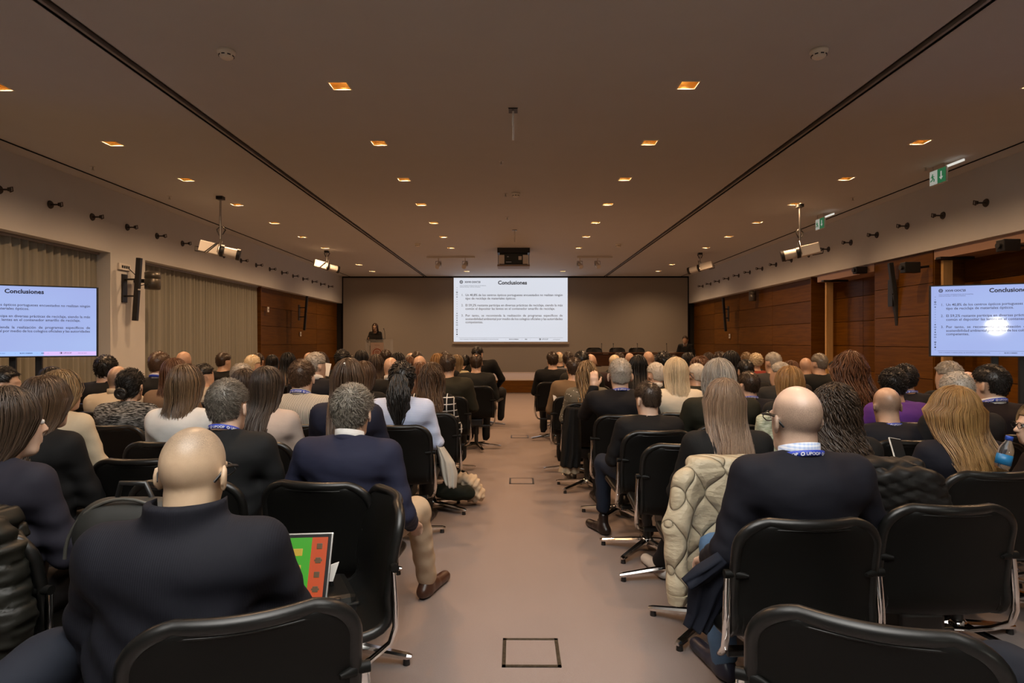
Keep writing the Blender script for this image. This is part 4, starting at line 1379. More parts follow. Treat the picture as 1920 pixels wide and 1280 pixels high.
def glasses(fig, root, col=(0.008, 0.008, 0.008)):
    m = MB(); gm = plain('glasses_frame', col, 0.3)
    for sx in (-1, 1):
        m.tube([(sx * 0.078, -0.042, -0.022), (sx * 0.0885, -0.028, -0.002), (sx * 0.0895, -0.012, 0.016), (sx * 0.0875, 0.03, 0.018), (sx * 0.077, 0.085, 0.014), (sx * 0.062, 0.103, 0.012)], [0.0036, 0.0046, 0.0056, 0.0056, 0.005, 0.005], 6, flat=0.45, up=(0, 0, 1))
        pts = [(sx * 0.033 + 0.027 * math.cos(t) * (1 + 0.1 * math.cos(4 * t)), 0.106 - 0.004 * abs(math.cos(t)), 0.002 + 0.019 * math.sin(t)) for t in [2 * PI * k / 20 for k in range(20)]]
        m.tube(pts, 0.0022, 6, closed=True)
    m.tube([(-0.008, 0.108, 0.006), (0, 0.111, 0.008), (0.008, 0.108, 0.006)], 0.002, 6)
    return headpart(m.build('glasses', gm, root), fig)


PEOPLE = []          # (x, y) of every seat, to number the far rows


def person(pxx, pyy, D, sex, style, hc, tone, top, tcol, desc, kind='plain', col2=(0.8, 0.8, 0.8), hy=0.0, hp=0.0, by=0.0, w=1.0, lean=0.0, arms='lap', lan=None, collar=None,
           glas=False, stub=None, high=0.0, trous=(0.02, 0.02, 0.024), has_chair=True, chair_rz=None, sway=0.0, knees=None, feet=None, shoes=(0.015, 0.012, 0.01), sleeve=1.0, neck=0.066, seed=0, smin=0.9,
           hs=1.0, belly=0.0, base=None, jcollar=False, eyes=None, folds=0.004, nk=0.0, thick=0.012, label=None, chair_label=None, dy=0.0, dx=0.0, ankle=0.0, hres=None):
    hp_ = px(pxx, pyy, D)
    far = D > 6.2
    if far:
        w = round(w * 10) / 10; hy = round(hy / 0.4) * 0.4
    cov = 0.0 if style in ('long', 'long_wide', 'mid', 'bob', 'wide_bob', 'curly', 'curly_big', 'grey_bulk', 'curl_short') else 1.0
    lod = 0 if D < 3.3 else (1 if D < 5.6 else 2)
    key = (sex, w, hy, hp, lean, style is None, cov, round(D / 4)) if far else None
    if key in FIGC:
        fig, mb, mt, ml, ms = FIGC[key]
    else:
        fig = Fig(sex, w=w, lean=lean, sway=sway, hy=hy, hp=hp, arms=arms, knees=knees, feet=feet, hs=hs, belly=belly, nk=nk, ear=cov)
        h = 0.008 if D < 2.5 else (0.011 if D < 3.4 else (0.0145 if D < 4.6 else (0.021 if D < 6.2 else 0.03)))
        if hres: h = hres
        sf = {'buzz': st_buzz, 'top': st_top}.get(stub)
        mb = fig.body(h, h < 0.016, sf)
        mt = fig.top(max(h * 1.05, 0.0095), sleeve=sleeve, neck=neck * (1 if sex == 'M' else 0.86), high=high, folds=folds, thick=thick)
        hl = 0.022 if D < 3.4 else (0.028 if D < 6.2 else 0.045)
        near_aisle = feet is not None
        ml = fig.trousers(0.011 if near_aisle else hl, ankle=ankle)
        ms = [fig.shoe(sx, 0.008 if near_aisle else 0.017) for sx in (-1, 1)] if D < 6.2 else []
        if key: FIGC[key] = (fig, mb, mt, ml, ms)
    top_z = fig.hc[2] + 0.125 * fig.hs
    s = min(max(hp_.z / top_z, smin), 1.12)
    off = Matrix.Rotation(by, 3, 'Z') @ (Vector(fig.hc) * s)
    root = thing('person', label or ('person in ' + desc), 'person', (hp_.x - off.x, D - off.y, 0), by, 'seated audience')
    root.scale = (s, s, s)
    obj('body', mb, skin_mat(SKIN[tone]), root)
    obj(top, mt, cloth(kind, tcol, col2), root)
    obj('trousers', ml, cloth('plain', trous), root)
    for m in ms: obj('shoe', m, plain('shoe_leather', shoes, 0.35), root)
    if style:
        headpart(obj('hair', hair(style, lod, seed), hair_mat(*HCOL[hc]), root), fig)
    if eyes or (eyes is None and D < 3.4):
        for sx in (-1, 1):
            e = obj('eye', EYE, EYEM, root); e.location = fig.hc + fig.R @ (np.array((sx * 0.031, 0.0835, 0.002)) * fig.hs); e.rotation_euler = Matrix(fig.R.tolist()).to_euler()
            obj('iris', IRIS, IRISM, e)
    nr = 0.066 if sex == 'M' else 0.056
    if collar is not None:
        ring_band('collar', fig.nb[0], fig.nb[2] + 0.010, nr + 0.002, nr + 0.006, 0.056, 0.022, cloth(*collar) if isinstance(collar[0], str) else cloth('plain', collar), root, th=0.004, cy=fig.nb[1] + 0.014, flare=-0.003)
    if jcollar:
        ring_band('jacket_collar', fig.nb[0], fig.nb[2] - 0.016, nr + 0.016, nr + 0.018, 0.042, 0.035, cloth(kind, tcol, col2), root, th=0.006, cy=fig.nb[1] + 0.014, flare=-0.010)
    if lan:
        lanyard(fig, root, nr + lan[0], lan[1], text=D < 5.6)
    if glas: glasses(fig, root)
    if has_chair:
        rz = by if chair_rz is None else chair_rz
        sh = Matrix.Rotation(rz, 3, 'Z') @ Vector((dx, 0.012 + dy, 0))
        chair(root.location.x + sh.x, root.location.y + sh.y, rz, chair_label or ('black swivel chair under ' + desc), base, simple=D > 6.2)
    PEOPLE.append((hp_.x, D))
    return root, fig


rd = math.radians
# ---- left seats, near to far
P1, F1 = person(364, 802, 1.60, 'M', None, None, 'olive', 'sweater', (0.009, 0.0098, 0.019), 'navy high collared sweater leaning over a tablet', kind='knit', hy=rd(-10), hp=rd(-8), by=rd(8), w=1.10, lean=0.10, arms=('lap', 'hold'),
                stub='top', high=0.088, glas=True, belly=0.02, chair_rz=rd(23), dx=0.15, hs=1.0, folds=0.006, neck=0.092, base=0.4, dy=-0.07, thick=0.016, eyes=True)
P2, F2 = person(18, 735, 2.18, 'F', 'long', 'dkbrown', 'fair', 'blazer', (0.030, 0.028, 0.045), 'slate violet blazer at the left edge', hy=rd(-20), w=1.12, lean=0.06, by=rd(-8), base=0.9, folds=0.006, dx=0.14)
P3, F3 = person(86, 712, 2.92, 'F', 'long_wide', 'brown', 'fair', 'top', BLACK, 'black top before the cream sleeved neighbour', hy=rd(-12), lean=0.05, seed=1)
person(428, 715, 2.92, 'M', 'short', 'pepper', 'fair', 'shirt', (0.016, 0.017, 0.018), 'black T-shirt wearing a blue lanyard, left of the navy blazer', hy=rd(-6), w=1.08, lan=(0.002, 0.030), lean=0.08, neck=0.07, sleeve=0.45, dy=-0.10)
P27, F27 = person(662, 727, 2.90, 'M', 'wavy_short', 'salt', 'fair', 'blazer', (0.030, 0.034, 0.078), 'navy blazer with white shirt collar and beige trousers', w=1.16, collar=WHITE, jcollar=True, trous=(0.42, 0.32, 0.22), arms=('wide', 'down'),
                  feet={1: ((0.20, 0.66, 0.115), (0.23, 0.80, 0.036)), -1: ((-0.12, 0.42, 0.1), (-0.13, 0.55, 0.035))}, knees={1: (0.20, 0.47, 0.56)}, shoes=(0.055, 0.022, 0.012), by=rd(-8), smin=0.88, seed=2, lean=0.08, dy=-0.10)
person(117, 700, 3.72, 'F', 'mid', 'darkblonde', 'fair', 'blouse', (0.50, 0.42, 0.30), 'cream blouse at the left side', hy=rd(-18), lean=0.05, w=1.05)
person(348, 690, 3.74, 'F', 'bob', 'hilite', 'fair', 'blouse', WHITE, 'white blouse behind the sweater wearer', hy=rd(-4), w=1.02, seed=2)
person(502, 693, 3.74, 'F', 'long', 'dkbrown', 'fair', 'blazer', (0.47, 0.37, 0.31), 'pale pink beige blazer', hy=rd(-10), seed=3)
P25, F25 = person(654, 678, 3.78, 'F', 'long_wide', 'brown', 'fair', 'blazer', NAVY, 'dark navy blazer ahead of the striped shirts', hy=rd(8), w=1.03, seed=4)
CL = MB().box((-0.005, -0.004, -0.030), (0.005, 0.004, 0.030), 0.002).build('hair_clip', plain('clip_white', (0.8, 0.78, 0.74), 0.3), P25)
CL.location = F25.hc + F25.R @ np.array((-0.012, -0.098, 0.092)); CL.rotation_euler = (rd(48), 0, rd(12))
person(755, 682, 4.45, 'F', 'pony', 'black', 'deep', 'shirt', (0.60, 0.66, 0.80), 'light blue striped shirt beside the aisle', kind='hstripe', col2=(0.34, 0.42, 0.68), w=1.18, collar=('plain', (0.52, 0.57, 0.72)), hs=1.04)
person(244, 694, 4.42, 'F', 'bun', 'black', 'tan', 'sweater', (0.018, 0.018, 0.018), 'black and white marled knit with keyhole back', kind='mottle', col2=(0.30, 0.30, 0.29), w=1.15)
person(458, 697, 4.48, 'F', 'mid', 'dkbrown', 'fair', 'top', CHAR, 'charcoal top partly hidden by the pink beige blazer', seed=5)
person(566, 677, 4.48, 'M', 'short', 'brown', 'fair', 'shirt', (0.60, 0.55, 0.46), 'cream and black striped shirt with blue lanyard', kind='vstripe', col2=(0.09, 0.08, 0.07), lan=(0.006, 0.03), collar=('hstripe', (0.60, 0.55, 0.46), (0.09, 0.08, 0.07)), w=1.08, seed=3)
person(3, 690, 4.3, 'M', 'short', 'black', 'tan', 'jacket', BLACK, 'dark jacket cut by the left picture edge', hy=rd(-60))
person(220, 687, 5.22, 'M', None, None, 'tan', 'shirt', (0.48, 0.40, 0.29), 'light beige shirt behind the marled knit', stub='buzz', collar=(0.48, 0.40, 0.29), w=1.12, hy=rd(10))
person(326, 677, 5.2, 'F', 'bob', 'reddish', 'fair', 'sweater', (0.19, 0.12, 0.075), 'tan brown sweater', w=1.1, seed=1)
person(453, 684, 5.22, 'M', 'short', 'grey', 'fair', 'jacket', CHAR, 'dark grey jacket behind the pink beige blazer', seed=4)
person(683, 682, 5.22, 'F', 'bob', 'brown', 'fair', 'top', BLACK, 'black top behind the navy blazer wearer', hy=rd(-20), seed=2)
person(810, 685, 5.2, 'F', 'curly', 'brown', 'fair', 'jacket', BLACK, 'black jacket with white grid lines', kind='grid', col2=(0.6, 0.58, 0.55), seed=1)
person(95, 693, 5.25, 'F', 'bob', 'black', 'tan', 'top', BLACK, 'black top in front of the left television stand', seed=4)
person(197, 670, 5.9, 'M', 'wavy_short', 'black', 'tan', 'jacket', BLACK, 'black jacket below the pale wall pier', w=1.2, hy=rd(15), seed=3)
person(299, 661, 6.0, 'M', 'crop', 'brown', 'warm', 'jacket', BLACK, 'black jacket with blue lanyard near the curtain edge', lan=(0.01, 0.025), collar=(0.5, 0.5, 0.52), hy=rd(-15))
person(382, 684, 6.0, 'M', 'short', 'black', 'warm', 'shirt', (0.4, 0.36, 0.3), 'pale collared shirt turned to the right', hy=rd(-40), seed=6)
person(593, 663, 6.0, 'M', 'short', 'grey', 'fair', 'suit_jacket', (0.011, 0.012, 0.022), 'dark blue suit jacket reading white papers', hy=rd(-35), collar=WHITE, w=1.05, seed=5)
person(733, 670, 6.7, 'M', None, None, 'warm', 'suit_jacket', BLACK, 'black suit jacket behind the light blue shirt', collar=WHITE, w=1.1)
person(788, 683, 5.95, 'F', 'long', 'reddish', 'fair', 'top', (0.05, 0.03, 0.02), 'brown top beside the white grid jacket', seed=6)
person(840, 665, 6.7, 'M', 'short', 'dkbrown', 'tan', 'suit_jacket', (0.050, 0.045, 0.026), 'olive brown suit jacket next to the aisle', w=1.15)
# ---- right seats, near to far
R1, FR1 = person(1489, 724, 2.26, 'M', None, None, 'fair', 'sweater', (0.011, 0.0112, 0.021), 'navy sweater over checked shirt with blue lanyard', hy=rd(9), by=rd(4), w=1.10, stub='buzz', glas=True, lan=(0.014, 0.012), collar=('check', (0.66, 0.68, 0.74), (0.36, 0.46, 0.68)),
                 trous=(0.10, 0.17, 0.28), arms=('down', 'wide'), lean=-0.02, base=0.2, chair_rz=rd(2), hs=0.99, thick=0.014, shoes=(0.02, 0.022, 0.04), dy=-0.03, dx=-0.08)
R2, FR2 = person(1356, 716, 3.06, 'F', 'long_wide', 'ltbrown', 'fair', 'sweater', (0.011, 0.011, 0.011), 'black knit sweater whose beige coat hangs behind', kind='knit', hy=rd(-4), w=1.12, seed=1, shoes=(0.6, 0.58, 0.55), knees={-1: (-0.06, 0.43, 0.52)}, dx=-0.05, feet={-1: ((-0.15, 0.70, 0.1), (-0.18, 0.83, 0.036)), 1: ((0.12, 0.36, 0.1), (0.13, 0.5, 0.036))}, base=2.63)
person(1562, 727, 3.0, 'F', 'curly', 'dkbrown', 'fair', 'top', BLACK, 'black top with a dark quilted jacket behind', hy=rd(-6), seed=3)
person(1783, 735, 3.0, 'F', 'wide_bob', 'auburn', 'fair', 'top', (0.016, 0.016, 0.028), 'dark blue top holding a phone', w=1.12, hy=rd(4), arms=('hold', 'lap'), lean=0.06, smin=0.86)
R5, FR5 = person(1936, 762, 3.25, 'F', 'long', 'darkblonde', 'fair', 'sweater', (0.018, 0.008, 0.006), 'dark brown sweater and glasses at the right edge', hy=rd(50), by=rd(28), glas=True, arms=('hold', 'lap'), seed=0, smin=0.86)
person(1213, 718, 4.2, 'M', 'crown_thin', 'dkbrown', 'fair', 'sweater', (0.013, 0.013, 0.015), 'dark grey sweater with jeans crossed toward the aisle', hy=rd(20), hp=rd(-10), by=rd(6), w=1.12, smin=0.9, trous=(0.022, 0.036, 0.07), hs=1.05,
       knees={-1: (-0.24, 0.40, 0.60)}, feet={-1: ((-0.23, 0.44, 0.13), (-0.27, 0.56, 0.036)), 1: ((0.12, 0.36, 0.1), (0.13, 0.5, 0.035))}, shoes=(0.014, 0.008, 0.007), ankle=0.22)
person(1347, 680, 4.48, 'M', 'grey_bulk', 'grey', 'fair', 'jacket', (0.032, 0.032, 0.018), 'dark olive jacket two seats from the cream blazer', w=1.2, hy=rd(-18), hs=1.06)
person(1659, 727, 3.82, 'M', None, None, 'warm', 'jacket', (0.014, 0.016, 0.027), 'navy jacket and lanyard holding something up', stub='buzz', lan=(0.012, 0.0), w=1.18, hp=rd(-8), arms=('hold', 'lap'), smin=0.86)
person(1788, 699, 3.75, 'M', 'crop', 'grey', 'fair', 'jacket', CHAR, 'dark jacket just ahead of the blue top with phone', w=1.05, seed=2)
person(1850, 687, 4.05, 'M', 'short', 'black', 'tan', 'sweater', (0.020, 0.010, 0.012), 'burgundy sweater with white collar and lanyard', hy=rd(25), collar=WHITE, lan=(0.01, 0.03), w=1.1, seed=7)
person(1162, 674, 5.05, 'M', 'crop', 'grey', 'fair', 'jacket', (0.013, 0.013, 0.018), 'black jacket and blue lanyard raising a hand', w=1.25, lan=(0.014, 0.012), arms=('raise', 'rest'), hs=1.08, jcollar=True, hres=0.010)
person(1266, 675, 5.2, 'F', 'bob', 'blonde', 'fair', 'blazer', (0.62, 0.55, 0.43), 'cream white blazer', w=1.12, seed=5)
person(1401, 698, 5.2, 'M', 'crown_thin', 'dkbrown', 'warm', 'jacket', (0.012, 0.014, 0.026), 'dark navy jacket with lanyard behind the olive jacket', hy=rd(20), lan=(0.012, 0.02), w=1.12, seed=1)
person(1478, 692, 4.55, 'F', 'bob', 'auburn', 'fair', 'top', (0.03, 0.03, 0.03), 'dark top directly beyond the checked shirt collar', seed=6, w=1.05)
person(1590, 667, 5.1, 'F', 'curly_big', 'reddish', 'fair', 'top', (0.02, 0.012, 0.010), 'dark brown top before the wooden wall', seed=2)
person(1672, 695, 4.62, 'M', 'curl_short', 'black', 'tan', 'top', (0.10, 0.03, 0.22), 'purple top', w=1.05, hy=rd(-20))
person(1694, 687, 5.3, 'M', 'curl_short', 'black', 'fair', 'jacket', (0.012, 0.013, 0.022), 'dark navy jacket and lanyard behind the purple top', lan=(0.012, 0.02), hy=rd(-20), seed=1)
person(1811, 697, 4.8, 'M', None, None, 'warm', 'jacket', CHAR, 'charcoal jacket left of the burgundy sweater', hy=rd(-50), glas=True)
person(1773, 680, 5.35, 'M', 'short', 'grey', 'fair', 'jacket', BLACK, 'black jacket under the right television', hy=rd(30), seed=8)
person(1228, 681, 6.0, 'M', 'crop', 'white', 'warm', 'jacket', (0.03, 0.03, 0.03), 'dark jacket with white collar left of the cream blazer', hy=rd(28), collar=WHITE, seed=5)
person(1304, 683, 6.15, 'M', 'crop', 'white', 'warm', 'puffer_jacket', (0.038, 0.040, 0.026), 'dark green quilted jacket right of the cream blazer', hy=rd(30), glas=True, seed=6, thick=0.02)
person(1100, 681, 6.0, 'F', 'curly', 'darkblonde', 'fair', 'blouse', (0.13, 0.115, 0.085), 'grey blouse with white dots near the aisle', kind='dots', col2=(0.75, 0.72, 0.66), w=1.1, seed=4)
person(1460, 680, 6.05, 'M', 'crop', 'grey', 'warm', 'jacket', (0.05, 0.05, 0.05), 'grey jacket turned left', hy=rd(45), seed=7)

# ---- far rows: head x, head top y, depth, sex, hair, hair colour, clothes colour, head yaw
FAR = [
    (344, 659, 7.44, 'M', None, '', BLACK, 0), (419, 662, 8.2, 'M', 'crop', 'dkbrown', BLACK, -20), (474, 667, 8.1, 'M', 'crop', 'blonde', (0.46, 0.36, 0.24), -20), (483, 664, 9.0, 'M', 'short', 'dkbrown', (0.4, 0.33, 0.24), 0),
    (540, 664, 7.5, 'F', 'mid', 'black', (0.40, 0.28, 0.2), 10), (580, 661, 9.0, 'M', None, '', BLACK, 0), (642, 659, 8.2, 'M', 'curl_short', 'black', BLACK, 0), (678, 660, 8.9, 'F', 'bob', 'black', BLACK, 0),
    (705, 668, 7.4, 'F', 'mid', 'dkbrown', BLACK, 0), (723, 657, 9.0, 'M', 'short', 'dkbrown', OLIVE, 15), (746, 664, 8.2, 'F', 'mid', 'black', BLACK, 0), (769, 672, 7.45, 'F', 'bob', 'reddish', (0.03, 0.02, 0.02), 0),
    (787, 667, 8.2, 'M', None, '', CHAR, 0), (781, 661, 9.7, 'M', 'short', 'dkbrown', BLACK, 20), (770, 662, 10.4, 'M', 'fringe', 'grey', CHAR, 0), (822, 666, 8.2, 'F', 'bob', 'auburn', (0.05, 0.03, 0.03), -20), (835, 660, 11.9, 'M', None, '', CHAR, 0), (835, 663, 9.6, 'F', 'bob', 'dkbrown', BLACK, 0),
    (858, 668, 7.5, 'F', 'bob', 'darkblonde', (0.44, 0.38, 0.24), -30), (873, 667, 9.0, 'M', 'short', 'black', CHAR, 0), (893, 665, 8.2, 'M', 'crown_thin', 'dkbrown', (0.03, 0.03, 0.026), 0),
    (600, 664, 8.2, 'F', 'mid', 'dkbrown', BLACK, 0), (655, 668, 6.75, 'F', 'bob', 'dkbrown', BLACK, 0), (510, 668, 9.0, 'F', 'bob', 'black', BLACK, 0),
    (1036, 661, 8.95, 'M', 'short', 'dkbrown', BLACK, 0), (1048, 660, 10.4, 'M', 'fringe', 'blonde', BLACK, -10), (1066, 661, 9.7, 'M', 'short', 'dkbrown', (0.12, 0.12, 0.13), -20), (1090, 660, 7.4, 'M', 'short', 'black', (0.03, 0.028, 0.022), 0),
    (1107, 664, 8.2, 'M', None, '', (0.05, 0.02, 0.02), 0), (1076, 672, 8.2, 'M', 'short', 'dkbrown', (0.17, 0.11, 0.06), 0), (1152, 667, 8.2, 'M', 'cap', 'blonde', CHAR, 0), (1180, 662, 10.4, 'M', None, '', CHAR, 0), (1215, 659, 8.9, 'M', None, '', BLACK, 10),
    (1243, 663, 7.45, 'M', 'curl_short', 'black', BLACK, 0), (1196, 669, 7.45, 'F', 'mid', 'black', BLACK, 0), (1262, 670, 8.9, 'F', 'bob', 'dkbrown', BLACK, 0), (1289, 664, 8.9, 'F', 'mid', 'black', BLACK, 0), (1311, 672, 8.2, 'F', 'curly', 'reddish', BLACK, 0),
    (1327, 664, 9.7, 'F', 'bob', 'dkbrown', BLACK, 0), (1348, 663, 9.0, 'F', 'curl_short', 'dkbrown', BLACK, 0), (1369, 661, 7.6, 'F', 'mid', 'black', BLACK, 0), (1398, 662, 9.7, 'M', 'short', 'darkblonde', CHAR, 0), (1396, 676, 6.75, 'M', 'short', 'black', BLACK, 0),
    (1416, 665, 9.0, 'F', 'curl_short', 'blonde', (0.22, 0.03, 0.02), 10), (1447, 662, 7.0, 'M', 'crop', 'grey', (0.10, 0.095, 0.09), 30), (1480, 680, 7.0, 'F', 'bob', 'reddish', (0.04, 0.03, 0.03), 0), (1510, 671, 8.2, 'M', None, '', CHAR, -40), (1533, 664, 7.0, 'M', 'crop', 'pepper', (0.020, 0.021, 0.019), 20),
    (1563, 678, 8.2, 'M', 'short', 'black', BLACK, 20), (1228, 668, 10.4, 'M', 'short', 'dkbrown', CHAR, 0), (1160, 664, 9.7, 'F', 'bob', 'dkbrown', BLACK, 0),
]
FAR_DESC = [
    'black jacket before the middle of the far curtain', 'black jacket before the right part of the curtain', 'beige coat at the right edge of the curtain', 'pale tan coat just beyond the beige coat',
    'peach top before the left wood panelling', 'dark clothes beyond the suit wearer with papers', 'black clothes left of the lectern', 'black clothes below the left side of the lectern',
    'black top below the lectern, closest to the camera', 'olive jacket below the lectern poster', 'black clothes right of the lectern', 'dark plum top left of the grid jacket',
    'charcoal jacket above the grid jacket wearer', 'black jacket between lectern and projection screen', 'charcoal jacket right of the lectern near the stage', 'dark red brown top left of the olive brown suit',
    'dark clothes closest to the stage below the screen', 'black clothes just beyond the olive brown suit', 'pale yellow beige top beside the olive brown suit', 'charcoal jacket left of the long black coat',
    'dark suit just behind the long black coat', 'black clothes under the slim speaker on wood', 'black top beyond the dark navy blazer', 'black clothes where curtain meets wood panelling',
    'black suit at the aisle corner, front right seats', 'black clothes right of the aisle corner suit', 'mid grey jacket below the screen corner', 'dark brown jacket above the dotted blouse',
    'dark red top right beyond the dotted blouse', 'tan brown jacket left of the dotted blouse', 'charcoal jacket and pale flat cap', 'charcoal clothes before the empty stage chairs', 'black clothes in front of the stage table',
    'black jacket above the cream blazer', 'black top right of the raised hand', 'black clothes beyond the cream blazer, farther forward', 'black clothes before the corner of the stage', 'black clothes above the dark green quilted jacket',
    'black clothes at the start of the right wood wall', 'black clothes beyond the dark olive jacket', 'black top between olive jacket and wood wall', 'charcoal jacket left of the red top', 'black jacket beyond the navy jacket with lanyard',
    'red top before the wood wall', 'mid grey jacket right of the red top', 'dark brown top left of the oak door post', 'charcoal jacket beside the oak door post', 'dark green grey jacket before the oak door post',
    'black jacket right of the oak door post', 'charcoal jacket beside the stage table front', 'black clothes beyond the pale flat cap']
for i, ((x, y, D, sex, st, hcn, tc, yaw), ds) in enumerate(zip(FAR, FAR_DESC)):
    # each far sitter takes the nearest free place in the straight rows of chairs
    cands = sorted([6.72 + 0.74 * k for k in range(10)], key=lambda q: abs(q - D))
    D = next((q for q in cands if all(abs(q - b) > 0.5 or abs((x - VPX) * q / F - a) > 0.47 for a, b in PEOPLE)), D)
    person(x, y, D, sex, st, hcn or None, 'warm', 'jacket', tc, ds, hy=rd(yaw), w=1.1, seed=i % 3)
# ---- the one leaning into the aisle, coat hanging down
person(896, 651, 10.4, 'M', 'short', 'black', 'warm', 'coat', (0.008, 0.008, 0.008), 'long black coat leaning into the aisle far forward', w=1.4, lean=0.0, sway=rd(-12), by=rd(-20))

# (end of the audience)
# ---- empty chairs
chair(0.855, 1.50, rd(-25), 'large black swivel chair, empty, cut by the bottom edge on the right', 0.3)
chair(1.56, 2.42, rd(1), 'empty black swivel chair right of the person in navy sweater', 0.55)
chair(0.97, 3.70, 0.0, 'empty black swivel chair beyond the beige quilted coat', 0.7)
chair(-1.88, 3.24, 0.0, 'empty black swivel chair left of the person in black T-shirt', 0.2)
CH_BAG = chair(-0.72, 2.22, rd(116), 'empty black swivel chair turned sideways with a bag on it', 0.95)
CH_PACK = chair(-1.24, 2.32, rd(0), 'empty black swivel chair hung with a dark backpack', 0.4)
# ------------------------------------------------------------------ things of the audience
def draped(chair_pos, rz, name, label, mat, quilt, zlow=0.36, sleeve=None, thick=0.030, wid=0.25, amp=0.011, sleeves=(-1,), cuff=None, h=0.009, shift=0.0, front=0.55):
    """a coat hung over the back of a swivel chair (chair space)"""
    fd = Field((-0.46, -0.46, min(zlow, 0.25) - 0.06), (0.46, -0.08, 1.0), h)

    def f(V, X, Y, Z):
        yc = -0.285 - 0.03 * np.clip((Z - 0.6) / 0.28, 0, 1) - 0.02 * np.sin(X * 9)        # rear sheet
        w = wid + 0.03 * np.clip((0.8 - Z) / 0.5, 0, 1)
        zl = zlow + 0.03 * np.sin(X * 14)
        q = np.sqrt(np.maximum(np.abs(X - shift) - w + 0.05, 0) ** 2 + np.maximum(Z - 0.86, 0) ** 2 + np.maximum(zl + 0.03 - Z, 0) ** 2 + (np.abs(Y - yc)) ** 2) - thick - 0.012
        yf = -0.205 + 0 * Z
        q2 = np.sqrt(np.maximum(np.abs(X - shift) - w + 0.06, 0) ** 2 + np.maximum(Z - 0.86, 0) ** 2 + np.maximum(front - Z, 0) ** 2 + (np.abs(Y - yf)) ** 2) - 0.018
        top = np.sqrt(np.maximum(np.abs(X - shift) - w + 0.07, 0) ** 2 + (Z - 0.895) ** 2 * 1.0 + np.maximum(np.abs(Y + 0.262) - 0.03, 0) ** 2) - 0.034
        return np.minimum(np.minimum(q, q2), top)
    fd.func(f)
    for sx in sleeves:
        fd.cap((sx * (wid - 0.02) + shift, -0.30, 0.82), (sx * (wid + 0.035) + shift, -0.325, 0.62), 0.056, 0.056, 0.05)
        fd.cap((sx * (wid + 0.035) + shift, -0.325, 0.62), (sx * (wid + 0.03) + shift, -0.345, zlow + 0.02), 0.056, 0.047, 0.03)
    P, Q = fd.nets(); N = normals(P, Q)
    P = P + N * (quilt(P, N) * amp)[:, None]
    root = thing(name, label, 'coat', chair_pos, rz)
    obj('quilted_shell', mesh_np('shell', P, Q), mat, root)
    for sx in sleeves:
        MB().cyl((sx * (wid + 0.03) + shift, -0.345, zlow - 0.045), (sx * (wid + 0.03) + shift, -0.345, zlow + 0.0), 0.043, 0.050, n=20).build('cuff', mat, root)
    return root


def q_onion(P, N):
    W, L, A = 0.15, 0.24, 0.034
    u = P[:, 0] - 0.6 * np.clip(-P[:, 1] - 0.31, 0, 1) + 0.5 * np.clip(P[:, 1] + 0.30, 0, 0.2); z = P[:, 2]
    best = np.full(len(P), 9.0)
    for k in range(-8, 9):
        xk = k * W / 2 + (A if k % 2 else -A) * np.cos(2 * PI * z / L)
        best = np.minimum(best, np.abs(u - xk))
    return (1 - np.exp(-(best / 0.011) ** 1.3)) + 0.25 * np.sin(P[:, 0] * 90 + z * 60) * np.sin(z * 110 - P[:, 1] * 70) * 0.5


def q_channels(P, N):
    z = P[:, 2] + 0.35 * np.abs((P[:, 0] * 8) % 2 - 1) * 0.14
    d = np.abs((z / 0.055) % 1 - 0.5)
    return (1 - np.exp(-(0.5 - d) * 9)) + 0.3 * np.sin(P[:, 0] * 70) * np.sin(P[:, 2] * 130)


def q_plain(P, N):
    return 0.5 * np.sin(P[:, 0] * 30 + P[:, 2] * 12) + 0.4 * np.sin(P[:, 2] * 42 - P[:, 0] * 18)


def onion_mat(col, W_=0.14, L_=0.22):
    m, nt, b = nodes('onion_quilted_nylon')
    tc = nd(nt, 'ShaderNodeTexCoord'); sx_ = nd(nt, 'ShaderNodeSeparateXYZ'); lk(nt, tc.outputs['Object'], sx_.inputs[0])

    def mt(op, a, b_=None, c_=None):
        n = nd(nt, 'ShaderNodeMath', operation=op)
        for k, v in enumerate((a, b_, c_)):
            if v is None: continue
            if isinstance(v, (int, float)): n.inputs[k].default_value = v
            else: lk(nt, v, n.inputs[k])
        return n.outputs[0]
    u = mt('MULTIPLY_ADD', sx_.outputs['Y'], 0.8, sx_.outputs['X'])
    cs = mt('MULTIPLY', mt('COSINE', mt('MULTIPLY', sx_.outputs['Z'], 2 * PI / L_)), W_ / 4)
    d1 = mt('ABSOLUTE', mt('SUBTRACT', mt('FRACT', mt('ADD', mt('DIVIDE', mt('ADD', u, cs), W_), 20.5)), 0.5))
    d2 = mt('ABSOLUTE', mt('SUBTRACT', mt('FRACT', mt('ADD', mt('DIVIDE', mt('SUBTRACT', u, cs), W_), 20.0)), 0.5))
    d = mt('MINIMUM', d1, d2)
    hgt = mt('POWER', ramp(nt, d, 0.0, 0.22), 0.45)
    wr = noise(nt, objco(nt, (1, 1, 2.2)), 26, 2.0, 0.5)
    bump(nt, b, mt('MULTIPLY_ADD', wr, 0.35, hgt), 1.0, 0.016)
    lk(nt, mixc(nt, ramp(nt, d, 0.0, 0.045), tuple(c * 0.62 for c in col), col), b.inputs['Base Color'])
    b.inputs['Roughness'].default_value = 0.5; b.inputs['Specular IOR Level'].default_value = 0.3
    return m


